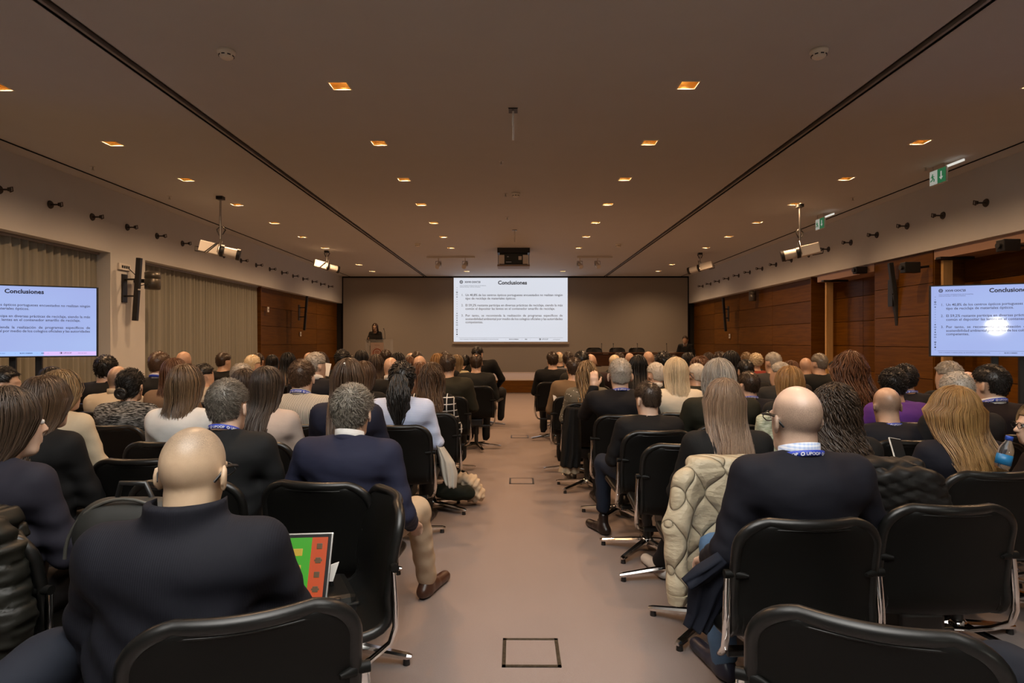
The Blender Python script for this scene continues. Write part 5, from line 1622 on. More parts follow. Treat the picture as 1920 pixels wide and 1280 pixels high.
r2 = R2.location
draped((r2.x - 0.07, r2.y + 0.012, 0), 0.03, 'quilted_coat', 'beige onion quilted coat hung over a chair back beside the aisle', onion_mat((0.43, 0.365, 0.255)), q_plain, zlow=0.33, amp=0.006, wid=0.235, h=0.007, thick=0.022)
draped((1.60, 2.98, 0), 0.0, 'puffer_jacket', 'dark grey chevron quilted jacket on the chair right of the navy sweater', cloth('shiny', (0.022, 0.021, 0.02)), q_channels, zlow=0.45, amp=0.012, sleeves=(1,))
p2 = P2.location
draped((p2.x + 0.15, p2.y + 0.012, 0), P2.rotation_euler.z, 'puffer_jacket', 'black and olive puffer jacket on the chair at the left edge', cloth('shiny', (0.022, 0.021, 0.016)), q_channels, zlow=0.52, amp=0.018, sleeves=(1,), thick=0.05, wid=0.17)


def cloth_lump(name, label, cat, pts, mat, h=0.008, amp=0.008, freq=40, floor=None, loc=(0, 0, 0), rz=0.0, part='cloth'):
    """a soft fold of fabric from tapered strokes ((a, b, ra, rb, flatten), ...)"""
    A = np.array([p[0] for p in pts] + [p[1] for p in pts]); r = max(max(p[2], p[3]) for p in pts) * 1.4 + 0.03
    fd = Field(A.min(0) - r, A.max(0) + r, h)
    for a, b, ra, rb, sc in pts: fd.cap(a, b, ra, rb, 0.03, sc)
    if floor is not None: fd.func(lambda V, X, Y, Z: np.maximum(V, floor - Z + 0 * V))
    P, Q = fd.nets(); N = normals(P, Q)
    P = P + N * (amp * (np.sin(P[:, 0] * freq + P[:, 2] * freq * 0.6) * np.sin(P[:, 2] * freq * 0.8 - P[:, 1] * freq) + 0.5 * np.sin(P[:, 0] * freq * 2.1 - P[:, 2] * freq * 1.7)))[:, None]
    if floor is not None: P[:, 2] = np.maximum(P[:, 2], floor)
    root = thing(name, label, cat, loc, rz)
    obj(part, mesh_np(part, P, Q), mat, root)
    return root


# navy cardigan sliding off the seat of the navy sweater wearer
def W(x, y, d): return tuple(px(x, y, d))


def sheet(name, label, cat, rows, mat, th=0.012, nx=14, sub=6, amp=0.012, freq=3.2, seed=0.0, part='cloth', bulge=0.03):
    """a hanging fold of cloth: rows of (left, right) points from top to bottom, with pleats and thickness"""
    L = []; n = len(rows)
    for i in range(n - 1):
        for k in range(sub):
            t = k / sub; t = t * t * (3 - 2 * t) * 0.5 + t * 0.5
            L.append((Vector(rows[i][0]).lerp(Vector(rows[i + 1][0]), t), Vector(rows[i][1]).lerp(Vector(rows[i + 1][1]), t)))
    L.append((Vector(rows[-1][0]), Vector(rows[-1][1]))); m = len(L)
    fr = np.zeros((m, nx + 1, 3))
    for i, (a, b) in enumerate(L):
        v = i / (m - 1)
        for k in range(nx + 1):
            u = k / nx; p = a.lerp(b, u)
            off = amp * (math.sin(u * freq * PI * 2 + seed + v * 1.5) + 0.5 * math.sin(u * freq * 4.3 + v * 5 + seed)) * (0.4 + 0.6 * v) - bulge * math.sin(PI * u)
            fr[i, k] = (p.x, p.y + off, p.z)
    bk = fr.copy(); bk[..., 1] += th * np.sin(np.linspace(0, PI, nx + 1))[None, :] + 0.002
    V = np.concatenate([fr.reshape(-1, 3), bk.reshape(-1, 3)]); o = m * (nx + 1); Q = []
    for i in range(m - 1):
        for k in range(nx):
            a = i * (nx + 1) + k
            Q.append((a, a + nx + 1, a + nx + 2, a + 1)); Q.append((o + a, o + a + 1, o + a + nx + 2, o + a + nx + 1))
    for k in range(nx):
        a = k; Q.append((a, a + 1, o + a + 1, o + a)); a = (m - 1) * (nx + 1) + k; Q.append((a, o + a, o + a + 1, a + 1))
    for i in range(m - 1):
        a = i * (nx + 1); Q.append((a, o + a, o + a + nx + 1, a + nx + 1)); a += nx; Q.append((a, a + nx + 1, o + a + nx + 1, o + a))
    root = thing(name, label, cat, (0, 0, 0)) if isinstance(cat, str) else cat
    obj(part, mesh_np(part, V, np.array(Q)), mat, root)
    return root


NV = cloth('plain', (0.010, 0.014, 0.030))
cd = sheet('cardigan', 'dark navy cardigan hanging beside the chair next to the aisle', 'cardigan', [(W(1352, 1030, 2.2), W(1392, 1032, 2.2)), (W(1322, 1062, 2.2), W(1388, 1075, 2.2)), (W(1292, 1090, 2.2), W(1375, 1120, 2.2)), (W(1288, 1150, 2.2), W(1350, 1150, 2.2)), (W(1281, 1172, 2.2), W(1330, 1186, 2.2))], NV, part='body')
sheet('', '', cd, [(W(1345, 1035, 2.16), W(1368, 1062, 2.16)), (W(1305, 1062, 2.16), W(1330, 1092, 2.16)), (W(1278, 1086, 2.16), W(1296, 1106, 2.16))], NV, part='sleeve', nx=8)
# light grey jacket over the side of the light blue shirt's chair, cream coat and bag on the floor
sheet('jacket', 'light grey jacket hanging from the chair side beside the aisle', 'jacket', [(W(818, 836, 4.42), W(832, 838, 4.42)), (W(822, 860, 4.4), W(852, 868, 4.4)), (W(826, 890, 4.4), W(858, 888, 4.4)), (W(834, 908, 4.4), W(856, 916, 4.4))], cloth('plain', (0.42, 0.40, 0.35)), bulge=0.06, amp=0.015)
cloth_lump('coat', 'cream coat heaped on the floor at the aisle edge', 'coat',
           [(W(852, 893, 5.35), W(885, 905, 5.35), 0.06, 0.07, (1, 1, 0.8)), (W(885, 905, 5.35), W(897, 930, 5.35), 0.06, 0.05, (1, 1, 0.9)), (W(868, 912, 5.4), W(890, 925, 5.4), 0.08, 0.08, (1, 1, 1))],
           cloth('plain', (0.52, 0.41, 0.29)), amp=0.013, freq=52, floor=0.004)
cloth_lump('tote_bag', 'dark green soft bag on the floor below the cream coat', 'bag',
           [(W(832, 922, 5.2), W(872, 925, 5.2), 0.085, 0.08, (1, 1, 0.8))], cloth('plain', (0.012, 0.018, 0.010)), amp=0.006, freq=30, floor=0.004)
bc = sheet('coat', 'black coat trailing from the aisle chair in front of the raised hand', 'coat', [(W(1062, 762, 5.5), W(1088, 764, 5.5)), (W(1054, 810, 5.5), W(1090, 812, 5.5)), (W(1052, 850, 5.5), W(1090, 850, 5.5)), (W(1050, 874, 5.5), W(1088, 876, 5.5))], cloth('plain', (0.012, 0.012, 0.012)), amp=0.022, bulge=0.08, part='outer')
sheet('', '', bc, [(W(1051, 868, 5.52), W(1086, 869, 5.52)), (W(1046, 886, 5.52), W(1087, 888, 5.52))], cloth('plain', (0.36, 0.29, 0.20)), amp=0.012, bulge=0.06, part='lining')
cloth_lump('scarf', 'sage green knitted scarf between long haired neighbours', 'scarf',
           [(W(1432, 790, 3.5), W(1436, 850, 3.5), 0.05, 0.07, (1, 1, 1))], cloth('mottle', (0.30, 0.32, 0.22), (0.5, 0.5, 0.38)), amp=0.006, freq=50)

# knees of two neighbours of the photographer
def half_person(x, y, rz, label, tr, knee, ank, sex='M', tz=1.28):
    fig = Fig(sex, w=1.05, knees=knee, feet=ank)
    root = thing('person', label, 'person', (x, y, 0), rz, 'seated audience')
    obj('body', fig.body(0.016, False), skin_mat(SKIN['fair']), root); obj('jacket', fig.top(0.016), cloth('plain', CHAR), root)
    obj('trousers', fig.trousers(0.011), cloth('plain', tr), root)
    for sx in (-1, 1): obj('shoe', fig.shoe(sx), plain('shoe_leather', (0.015, 0.012, 0.01), 0.35), root)
    headpart(obj('hair', hair('short', 1, 2), hair_mat(*HCOL['brown']), root), fig)
    chair(x, y + 0.012, rz, 'black swivel chair mostly outside the %s corner' % ('lower left' if x < 0 else 'lower right'))


half_person(-1.40, 1.12, rd(-6), 'person in dark blue trousers with crossed legs, cut off at the lower left', (0.020, 0.026, 0.044), {1: (0.20, 0.40, 0.66), -1: (-0.10, 0.43, 0.53)}, {1: ((0.02, 0.62, 0.36), (0.0, 0.76, 0.32)), -1: ((-0.11, 0.36, 0.1), (-0.13, 0.5, 0.036))})
half_person(1.56, 1.30, rd(4), 'person in dark blue trousers, only a knee showing at the lower right', (0.020, 0.026, 0.042), {-1: (-0.14, 0.43, 0.53), 1: (0.12, 0.43, 0.525)}, {-1: ((-0.15, 0.36, 0.1), (-0.17, 0.5, 0.036)), 1: ((0.115, 0.36, 0.1), (0.135, 0.49, 0.035))})

# tablet held by the sweater wearer
tb = thing('tablet', 'tablet with green and orange screen held in front of the navy sweater', 'tablet', (-0.735, 1.93, 0.735), rd(-6))
tb.rotation_euler = (rd(-24), rd(-3), rd(-4))
MB().box((-0.145, 0, -0.105), (0.145, 0.008, 0.105), 0.004).build('casing', STEEL, tb)
MB().box((-0.139, -0.002, -0.099), (0.139, 0.001, 0.099)).build('glass_border', BLACKP, tb)
MB().box((-0.130, -0.0035, -0.090), (0.078, -0.001, 0.090)).build('green_display', emit('tablet_green', (0.03, 0.26, 0.006), 0.9), tb)
MB().box((0.078, -0.0035, -0.090), (0.130, -0.001, 0.090)).build('orange_sidebar', emit('tablet_orange', (0.40, 0.045, 0.004), 0.9), tb)
for k in range(4):
    z = 0.062 - k * 0.043
    m = MB().box((0.096, -0.0055, z - 0.009), (0.114, -0.0032, z + 0.009), 0.002)
    if k % 2: m.box((0.092, -0.0052, z - 0.003), (0.118, -0.0032, z + 0.003))
    m.build('icon', emit('tablet_icon', (0.12, 0.06, 0.02), 0.6), tb)
for z in (0.045, -0.005): MB().box((-0.01, -0.0055, z - 0.011), (0.05, -0.0032, z + 0.011), 0.002).build('button', emit('tablet_button', (0.45, 0.28, 0.02), 0.8), tb)
pp = thing('paper_sheet', 'folded white paper just right of the tablet', 'paper', W(612, 1078, 2.0), 0.3)
MB().add([(-0.03, 0, -0.02), (0.02, 0.01, -0.03), (0.04, 0.02, 0.03), (-0.01, 0.01, 0.02), (-0.03, 0.003, -0.02), (0.02, 0.013, -0.03), (0.04, 0.023, 0.03), (-0.01, 0.013, 0.02)], [(0, 1, 2, 3), (7, 6, 5, 4), (0, 4, 5, 1), (1, 5, 6, 2), (2, 6, 7, 3), (3, 7, 4, 0)]).build('sheet', plain('paper_white', (0.75, 0.74, 0.7), 0.8), pp)

# black leather bag on the turned chair
bg = thing('briefcase', 'black leather briefcase lying on the turned chair', 'bag', (CH_BAG.location.x - 0.03, CH_BAG.location.y - 0.03, 0.475), rd(116 - 90))
MB().box((-0.16, -0.13, 0.0), (0.15, 0.12, 0.085), 0.025).build('body', LEATHER, bg)
MB().box((-0.165, -0.135, 0.05), (0.155, 0.125, 0.062), 0.005).build('piping', LEATHER, bg)
MB().box((0.02, -0.145, 0.02), (0.09, -0.128, 0.09), 0.006).build('flap', LEATHER, bg)
MB().box((0.04, -0.152, 0.035), (0.07, -0.144, 0.055), 0.002).build('buckle', CHROME, bg)
MB().tube([(-0.08, 0.0, 0.08), (-0.07, -0.02, 0.14), (0.0, -0.03, 0.165), (0.07, -0.02, 0.14), (0.08, 0.0, 0.08)], 0.009, 8).build('handle', LEATHER, bg)
# backpack
bp = thing('backpack', 'black backpack with grey piping behind the sweater wearer', 'bag', (CH_PACK.location.x, CH_PACK.location.y - 0.37, 0.50), 0)
fd = Field((-0.26, -0.18, -0.06), (0.26, 0.16, 0.56), 0.009)
fd.cap((-0.08, 0, 0.08), (0.08, 0, 0.08), 0.10, 0.10, 0.05, (1, 0.8, 1)); fd.cap((-0.07, 0, 0.34), (0.07, 0, 0.34), 0.115, 0.115, 0.06, (1, 0.75, 1)); fd.cap((0, -0.07, 0.12), (0, -0.06, 0.22), 0.085, 0.085, 0.03, (1.1, 0.5, 1))
obj('body', fd.mesh('body'), plain('bag_nylon', (0.014, 0.014, 0.012), 0.6), bp)
MB().tube([(0.19 * math.cos(t), -0.045 + 0.0 * t, 0.27 + 0.19 * math.sin(t)) for t in [PI * k / 18 for k in range(19)]], 0.006, 6).build('piping', plain('bag_piping', (0.06, 0.058, 0.05), 0.5), bp)
MB().tube([(-0.06, 0.01, 0.44), (-0.04, 0.0, 0.50), (0.04, 0.0, 0.50), (0.06, 0.01, 0.44)], 0.009, 8).build('handle', BLACKP, bp)
MB().box((-0.10, -0.125, 0.24), (0.08, -0.085, 0.30), 0.006).build('pocket_flap', BLACKP, bp)

# bottle at the right edge
bt = thing('water_bottle', 'clear water bottle with blue cap and blue label at the right edge', 'bottle', W(1874, 878, 2.72))
bt.rotation_euler = (0, rd(14), 0)
glass, nt_, b_ = nodes('clear_bottle'); b_.inputs['Transmission Weight'].default_value = 0.95; b_.inputs['Roughness'].default_value = 0.05; b_.inputs['IOR'].default_value = 1.33; b_.inputs['Base Color'].default_value = (0.9, 0.95, 1, 1)
MB().lathe([(0.0, 0), (0.026, 0.0), (0.030, 0.01), (0.030, 0.085), (0.026, 0.10), (0.013, 0.125), (0.012, 0.135), (0.0, 0.135)], 24).build('body', glass, bt)
MB().lathe([(0.0306, 0.02), (0.0308, 0.02), (0.0308, 0.065), (0.0306, 0.065)], 24).build('label', plain('bottle_label', (0.015, 0.16, 0.36), 0.4), bt)
MB().lathe([(0.0, 0.150), (0.014, 0.150), (0.015, 0.146), (0.015, 0.130), (0.0, 0.130)], 24).build('cap', plain('bottle_cap', (0.02, 0.07, 0.40), 0.4), bt)
# phone and papers of the blue top wearer
ph = thing('phone', 'white rimmed phone held by the person in dark blue top', 'phone', W(1683, 846, 3.0), 0.2); ph.rotation_euler = (rd(-30), rd(10), 0.2)
MB().box((-0.036, 0, -0.07), (0.036, 0.008, 0.07), 0.004).build('casing', WHITEM, ph); MB().box((-0.033, -0.002, -0.066), (0.033, 0.001, 0.066)).build('display', BLACKP, ph)


def paper(x, y, d, w, h, rot, label):
    p = thing('paper_sheet', label, 'paper', W(x, y, d)); p.rotation_euler = rot
    MB().box((-w / 2, -0.0015, -h / 2), (w / 2, 0.0015, h / 2)).build('sheet', plain('paper_white', (0.75, 0.74, 0.7), 0.8), p)


paper(1652, 884, 2.95, 0.10, 0.05, (rd(-60), rd(-25), 0.2), 'white paper below the phone')
paper(609, 693, 6.25, 0.10, 0.14, (rd(-20), rd(12), 0.3), 'white papers before the dark blue suit jacket')
paper(1045, 750, 6.6, 0.11, 0.09, (rd(-40), rd(20), 0.5), 'white leaflet beside the dotted blouse at the aisle')
paper(1256, 661.4, 17.95, 0.22, 0.16, (rd(-90), 0, 0.2), 'white sheet on the stage table')

# ------------------------------------------------------------------ floor boxes in the aisle
for (x0, y0, x1, y1, lab) in ((942, 1208, 1049, 1252, 'worn metal framed floor box nearest the camera'), (955, 901, 1001, 908, 'metal framed floor box in the middle of the aisle'), (958, 818, 991, 822, 'metal framed floor box farthest along the aisle')):
    d0 = F * CAMH / (y1 - 641); d1 = F * CAMH / (y0 - 641)
    if d1 - d0 < 0.3: d1 = d0 + 0.26
    xa = (x0 - VPX) * (d0 + d1) / 2 / F; xb = (x1 - VPX) * (d0 + d1) / 2 / F
    fb = thing('floor_box', lab, 'floor box', ((xa + xb) / 2, (d0 + d1) / 2, 0)); a = (xb - xa) / 2; b = (d1 - d0) / 2; t = 0.017
    m = MB()
    for q in ((-a, -b, a, -b + t), (-a, b - t, a, b), (-a, -b, -a + t, b), (a - t, -b, a, b)): m.box((q[0], q[1], 0.0), (q[2], q[3], 0.004))
    m.build('metal_frame', plain('worn_dark_metal', (0.05, 0.045, 0.035), 0.45, 0.6, nscale=60, namp=0.9), fb)
    MB().box((-a + t, -b + t, 0.0), (a - t, b - t, 0.0025)).build('carpet_lid', CARPET, fb)
    MB().box((-0.03, b - t - 0.035, 0.002), (0.03, b - t - 0.01, 0.004)).build('latch', BLACKP, fb) if False else None

# ------------------------------------------------------------------ lectern, speaker, stage table
LD = 18.1
lc = thing('lectern', 'clear acrylic lectern with a printed poster on the stage', 'lectern', ((711 - VPX) * LD / F, LD, STGH))
acr, nt_, b_ = nodes('clear_acrylic'); b_.inputs['Base Color'].default_value = (0.75, 0.78, 0.74, 1); b_.inputs['Roughness'].default_value = 0.08; b_.inputs['Alpha'].default_value = 0.22
for n_, a, b in (('front_panel', (-0.37, -0.20, 0.05), (0.37, -0.19, 1.12)), ('side_panel', (-0.37, -0.19, 0.05), (-0.36, 0.20, 1.12)), ('side_panel', (0.36, -0.19, 0.05), (0.37, 0.20, 1.12)), ('top_panel', (-0.40, -0.22, 1.12), (0.40, 0.22, 1.135)), ('base', (-0.42, -0.25, 0.0), (0.42, 0.25, 0.05))):
    MB().box(a, b).build(n_, acr if n_ != 'base' else STEEL, lc)
ps_ = MB().box((-0.215, -0.208, 0.30), (0.175, -0.202, 1.04)).build('poster', plain('poster_paper', (0.70, 0.56, 0.46), 0.7), lc)
rm = plain('poster_red', (0.38, 0.09, 0.035), 0.6); m = MB(); c = (-0.02, -0.2095, 0.73)
for r, r0 in ((0.135, 0.105), (0.062, 0.052), (0.034, 0.026)): m.disc(c, (0, -1, 0), r, 28, r0)
for k in range(26):
    a = 2 * PI * k / 26 + 0.05
    if 0.25 < (k / 26) < 0.62 or k > 22 or k < 4: m.box((c[0] + math.cos(a) * 0.165 - 0.006, -0.2105, c[2] + math.sin(a) * 0.165 - 0.008), (c[0] + math.cos(a) * 0.165 + 0.006, -0.2085, c[2] + math.sin(a) * 0.165 + 0.008))
for k in range(-1, 2): m.box((c[0] - 0.05, -0.2105, c[2] + k * 0.022 - 0.003), (c[0] + 0.05, -0.2085, c[2] + k * 0.022 + 0.003)); m.box((c[0] + k * 0.022 - 0.003, -0.2105, c[2] - 0.05), (c[0] + k * 0.022 + 0.003, -0.2085, c[2] + 0.05))
for sx in (-1, 1): m.tube([(c[0] + sx * 0.10, -0.2095, c[2]), (c[0] + sx * 0.05, -0.2095, c[2] + 0.05), (c[0], -0.2095, c[2] + 0.065)], 0.004, 5)
m.box((-0.09, -0.2105, 0.955), (0.05, -0.2085, 0.963))
m.build('emblem', rm, ps_)
lp = thing('laptop', 'dark laptop on top of the lectern', 'laptop', (lc.location.x - 0.08, LD + 0.02, STGH + 1.135))
MB().box((-0.20, -0.14, 0.0), (0.20, 0.12, 0.02), 0.004).build('keyboard_base', BLACKP, lp)
MB().add([(-0.2, -0.14, 0.02), (0.2, -0.14, 0.02), (0.19, -0.19, 0.12), (-0.19, -0.19, 0.12), (-0.2, -0.15, 0.015), (0.2, -0.15, 0.015), (0.19, -0.2, 0.118), (-0.19, -0.2, 0.118)], [(0, 1, 2, 3), (7, 6, 5, 4), (0, 4, 5, 1), (1, 5, 6, 2), (2, 6, 7, 3), (3, 7, 4, 0)]).build('lid', BLACKP, lp)
mc = thing('microphone', 'gooseneck microphone on the lectern', 'microphone', (lc.location.x + 0.17, LD, STGH + 1.135))
MB().tube([(0, 0, 0), (0.0, 0.0, 0.12), (-0.02, 0.03, 0.24), (-0.05, 0.08, 0.30)], 0.007, 8).build('gooseneck', BLACKP, mc)
MB().tube([(-0.05, 0.08, 0.30), (-0.065, 0.10, 0.33)], 0.014, 8).build('capsule', BLACKP, mc)

fg = Fig('F', stand=True, arms='hold', hy=rd(0), hp=rd(-5))
sp_ = thing('person', 'person in dark olive jacket speaking at the lectern on the stage', 'person', ((703 - VPX) * 18.5 / F, 18.5, STGH), PI)
for n_, me, mt_ in (('body', fg.body(0.010, True), skin_mat(SKIN['tan'])), ('jacket', fg.top(0.014), cloth('plain', (0.02, 0.018, 0.014))), ('trousers', fg.trousers(0.02), cloth('plain', (0.02, 0.02, 0.02)))): obj(n_, me, mt_, sp_)
for sx in (-1, 1):
    obj('shoe', fg.shoe(sx, 0.012), BLACKP, sp_)
    e = obj('eye', EYE, EYEM, sp_); e.location = fg.hc + fg.R @ (np.array((sx * 0.031, 0.0835, 0.002)) * fg.hs); obj('iris', IRIS, IRISM, e)
headpart(obj('hair', hair('long', 2, 5), hair_mat(*HCOL['brown']), sp_), fg)
sp_.scale = (1.0, 1.0, 1.0)
stt = (CAMH - (607 - 641) * 18.5 / F - STGH) / (fg.hc[2] + 0.13); sp_.scale = (stt,) * 3

TD = 18.0
tbm = thing('conference_table', 'dark table with microphones on the right of the stage', 'table', ((1190 - VPX) * TD / F, TD, STGH))
hw_ = 90 * TD / F
MB().box((-hw_, -0.35, 0.71), (hw_, 0.35, 0.745), 0.005).build('tabletop', wood('dark_table', (0.05, 0.022, 0.010), (0.09, 0.04, 0.018)), tbm)
for x in (-hw_ + 0.1, 0, hw_ - 0.1): MB().box((x - 0.02, -0.28, 0.0), (x + 0.02, 0.28, 0.71), 0.004).build('leg', BLACKP, tbm)
MB().box((-hw_ + 0.1, -0.30, 0.35), (hw_ - 0.1, -0.285, 0.70)).build('modesty_panel', wood('dark_table', (0.05, 0.022, 0.010), (0.09, 0.04, 0.018)), tbm)
for i, x in enumerate((1128, 1150, 1195, 1250)):
    mk = thing('microphone', 'gooseneck microphone on the stage table, %s from the aisle' % ordinal(i + 1), 'microphone', ((x - VPX) * 17.9 / F, 17.9, STGH + 0.745))
    MB().tube([(0, 0, 0), (0, 0.02, 0.14), (0.01, 0.07, 0.24)], 0.007, 6).cyl((0, 0, 0), (0, 0, 0.012), 0.035).build('gooseneck', BLACKP, mk); MB().tube([(0.01, 0.07, 0.24), (0.012, 0.09, 0.27)], 0.013, 6).build('capsule', BLACKP, mk)
for i, x in enumerate((1116, 1160, 1197)):
    chair((x - VPX) * 18.5 / F, 18.55, PI, 'empty black chair behind the stage table, %s from the lectern side' % ordinal(i + 1), z=STGH)
pr_, _ = person(1284, 631, 18.5, 'M', 'short', 'dkbrown', 'tan', 'suit_jacket', (0.012, 0.012, 0.014), 'black suit jacket sitting at the stage table', by=rd(150), collar=WHITE, has_chair=False, label='person in black suit jacket seated at the right of the stage table')
pr_.location.z = STGH; pr_.scale = ((CAMH + 10 * 18.5 / F - STGH) / 1.28,) * 3
chair(pr_.location.x, pr_.location.y, rd(150), 'black chair of the presenter at the stage table', z=STGH)

# ------------------------------------------------------------------ ceiling and wall equipment
def W2(x, y, d): return px(x, y, d)


def at_ceiling(x, y):
    d = F * (CEIL - CAMH) / (641 - y); return Vector(((x - VPX) * d / F, d, CEIL))


def at_wall(x, sx, X=WX):
    return X * F / abs(x - VPX)


for x, y, lab in ((423, 95, 'white round smoke detector on the left of the ceiling'), (1534, 97, 'white round smoke detector on the right of the ceiling'), (967, 363, 'small round smoke detector in the middle of the ceiling'), (783, 458, 'small round smoke detector left of the projector'), (1159, 459, 'small round smoke detector right of the projector')):
    p = at_ceiling(x, y); s_ = thing('smoke_detector', lab, 'smoke detector', p)
    MB().lathe([(0.0, 0.0), (0.068, 0.0), (0.068, -0.018), (0.058, -0.026)], 28).build('mount', plain('detector_white', (0.88, 0.82, 0.70), 0.4), s_)
    MB().lathe([(0.058, -0.026), (0.052, -0.05), (0.036, -0.062), (0.0, -0.063)], 28).build('sensor_body', plain('detector_white', (0.88, 0.82, 0.70), 0.4), s_)
    for k in range(8):
        a = 2 * PI * k / 8; o = MB().box((-0.012, -0.003, -0.004), (0.012, 0.003, 0.004)).build('slot', BLACKP, s_, loc=(0.0545 * math.cos(a), 0.0545 * math.sin(a), -0.042)); o.rotation_euler = (0, 0, a + PI / 2)
for i, (x, y, side) in enumerate(((171, 312, 'left, nearest'), (316, 368, 'left, farther'), (940, 303, 'centre, nearest'), (948, 364, 'centre, middle'), (951, 408, 'centre, farthest'), (1733, 316, 'right, nearest'), (1597, 372, 'right, farther'))):
    p = at_ceiling(x, y); s_ = thing('sprinkler', 'small sprinkler head on the ceiling, ' + side, 'sprinkler', p)
    MB().cyl((0, 0, 0), (0, 0, -0.006), 0.028).build('rosette', WHITEM, s_); MB().cyl((0, 0, -0.006), (0, 0, -0.045), 0.009).cyl((0, 0, -0.045), (0, 0, -0.049), 0.02).build('nozzle', STEEL, s_)
# hanging rods
for x, y, L, lab, box in ((962, 207, 0.30, 'steel rod hanging from a square ceiling hatch', True), (965, 432, 0.25, 'short steel rod hanging before the projector', False)):
    p = at_ceiling(x, y); s_ = thing('hanging_rod', lab, 'rod', p)
    if box:
        MB().box((-0.045, -0.06, -0.012), (0.045, 0.06, 0.0)).build('plate', BLACKP, s_); MB().box((-0.05, -0.066, -0.010), (-0.045, 0.066, 0.001)).box((0.045, -0.066, -0.010), (0.05, 0.066, 0.001)).box((-0.05, 0.06, -0.01), (0.05, 0.066, 0.001)).build('frame', STEEL, s_)
    else:
        MB().cyl((0, 0, 0), (0, 0, -0.015), 0.05).build('plate', STEEL, s_)
    MB().tube([(0, 0.0, 0), (0, 0.0, -L * 0.5), (0.004, 0, -L * 0.55), (0.0, 0, -L)], 0.011, 10).build('rod', plain('rod_white', (0.85, 0.82, 0.78), 0.3), s_)

# projector in its lift
pd = 15.0; pc = px(963, 470, pd)
pj = thing('projector', 'ceiling projector in a black lift box above the aisle end', 'projector', (pc.x, pd, CEIL))
k = pd / F
MB().box((-30 * k, -0.28, -0.12), (30 * k, 0.28, 0.0), 0.004).build('lift_box', BLACKP, pj)
MB().box((-26 * k, -0.22, -0.40), (26 * k, 0.25, -0.12), 0.01).build('body', plain('projector_dark', (0.02, 0.024, 0.02), 0.45), pj)
MB().box((-30 * k, -0.25, -0.45), (30 * k, 0.28, -0.405), 0.004).build('tray', plain('tray_taupe', (0.30, 0.25, 0.20), 0.5), pj)
for sx in (-1, 1): MB().box((min(sx * 17, sx * 27) * k, -0.245, -0.39), (max(sx * 17, sx * 27) * k, -0.215, -0.17), 0.004).build('side_grille', WHITEM, pj)
MB().box((9 * k, -0.24, -0.29), (15 * k, -0.215, -0.20), 0.003).build('socket_panel', WHITEM, pj)
MB().box((-14 * k, -0.235, -0.35), (-4 * k, -0.215, -0.335)).box((-12 * k, -0.235, -0.22), (-9 * k, -0.215, -0.2)).build('connector_strip', STEEL, pj)
for sx in (-1, 1): MB().cyl((sx * 29 * k, 0.1, -0.12), (sx * 29 * k, 0.1, -0.42), 0.01).build('support_rod', STEEL, pj)

# lighting bars with small spotlights
def small_spot(parent, x, z0, rot, y=0.0):
    h = bpy.data.objects.new('spotlight', None); COL.objects.link(h); h.parent = parent; h.location = (x, y, z0)
    MB().cyl((0, 0, 0), (0, 0, -0.10), 0.014).build('stem', WHITEM, h)
    o = MB().cyl((0, 0.10, 0), (0, -0.10, 0), 0.055, 0.062, n=18).build('can', WHITEM, h); o.location = (0, 0, -0.19); o.rotation_euler = rot
    o = MB().box((-0.075, -0.012, -0.03), (-0.068, 0.012, 0.11)).box((0.068, -0.012, -0.03), (0.075, 0.012, 0.11)).box((-0.075, -0.012, 0.1), (0.075, 0.012, 0.108)).build('yoke', BLACKP, h); o.location = (0, 0, -0.19)


for x0, x1, xs_, lab in ((800, 890, (822, 872), 'white lighting track with two spotlights left of the projector'), (1082, 1148, (1087, 1120), 'white lighting track with two spotlights right of the projector')):
    d = 16.2; t = thing('lighting_track', lab, 'track light', ((x0 + x1) / 2 * d / F - VPX * d / F, d, CEIL)); hw2 = (x1 - x0) / 2 * d / F
    MB().box((-hw2, -0.02, -0.05), (hw2, 0.02, 0.0), 0.003).build('track', WHITEM, t)
    for xx in xs_: small_spot(t, (xx - (x0 + x1) / 2) * d / F, -0.05, (rd(35), 0, rd(-20 if xx < 966 else 20)))


# profile spotlights near the side walls
def profile_spot(x, y, d, yaw, label, drop, size=1.0):
    p = px(x, y, d); t = thing('stage_spotlight', label, 'spotlight', p)
    h = CEIL - p.z
    MB().box((-0.05, -0.05, h - 0.05), (0.05, 0.05, h)).build('ceiling_clamp', BLACKP, t)
    MB().cyl((0, 0, 0.12), (0, 0, h - 0.05), 0.016).build('drop_pipe', STEEL, t)
    MB().tube([(0.03, 0, 0.25), (0.07, 0.02, 0.33), (0.0, 0.03, 0.40), (-0.06, 0.0, 0.33), (-0.02, 0, 0.24)], 0.010, 8).build('cable_coil', BLACKP, t)
    hd = bpy.data.objects.new('lamp_head', None); COL.objects.link(hd); hd.parent = t; hd.rotation_euler = (0, rd(12), yaw)
    MB().box((-0.30 * size, -0.075, -0.085), (-0.0, 0.075, 0.085), 0.012).build('lamp_housing', WHITEM, hd)
    MB().cyl((0.0, 0, 0), (0.05, 0, 0), 0.095, n=20).build('shutter_ring', BLACKP, hd)
    MB().cyl((0.05, 0, 0), (0.24 * size, 0, 0), 0.075, 0.08, n=20).build('barrel', WHITEM, hd)
    MB().cyl((0.24 * size, 0, 0), (0.29 * size, 0, 0), 0.092, n=20).build('lens_ring', BLACKP, hd)
    MB().tube([(-0.02, -0.105, -0.05), (-0.02, -0.105, 0.16), (-0.02, 0.105, 0.16), (-0.02, 0.105, -0.05)], 0.010, 6, flat=2.0).build('yoke', STEEL, hd)
    MB().tube([(-0.30, 0, -0.02), (-0.36, 0, -0.03), (-0.34, -0.05, -0.10), (-0.20, -0.1, -0.09), (-0.06, -0.09, 0.1)], 0.008, 6).build('cable', BLACKP, hd)


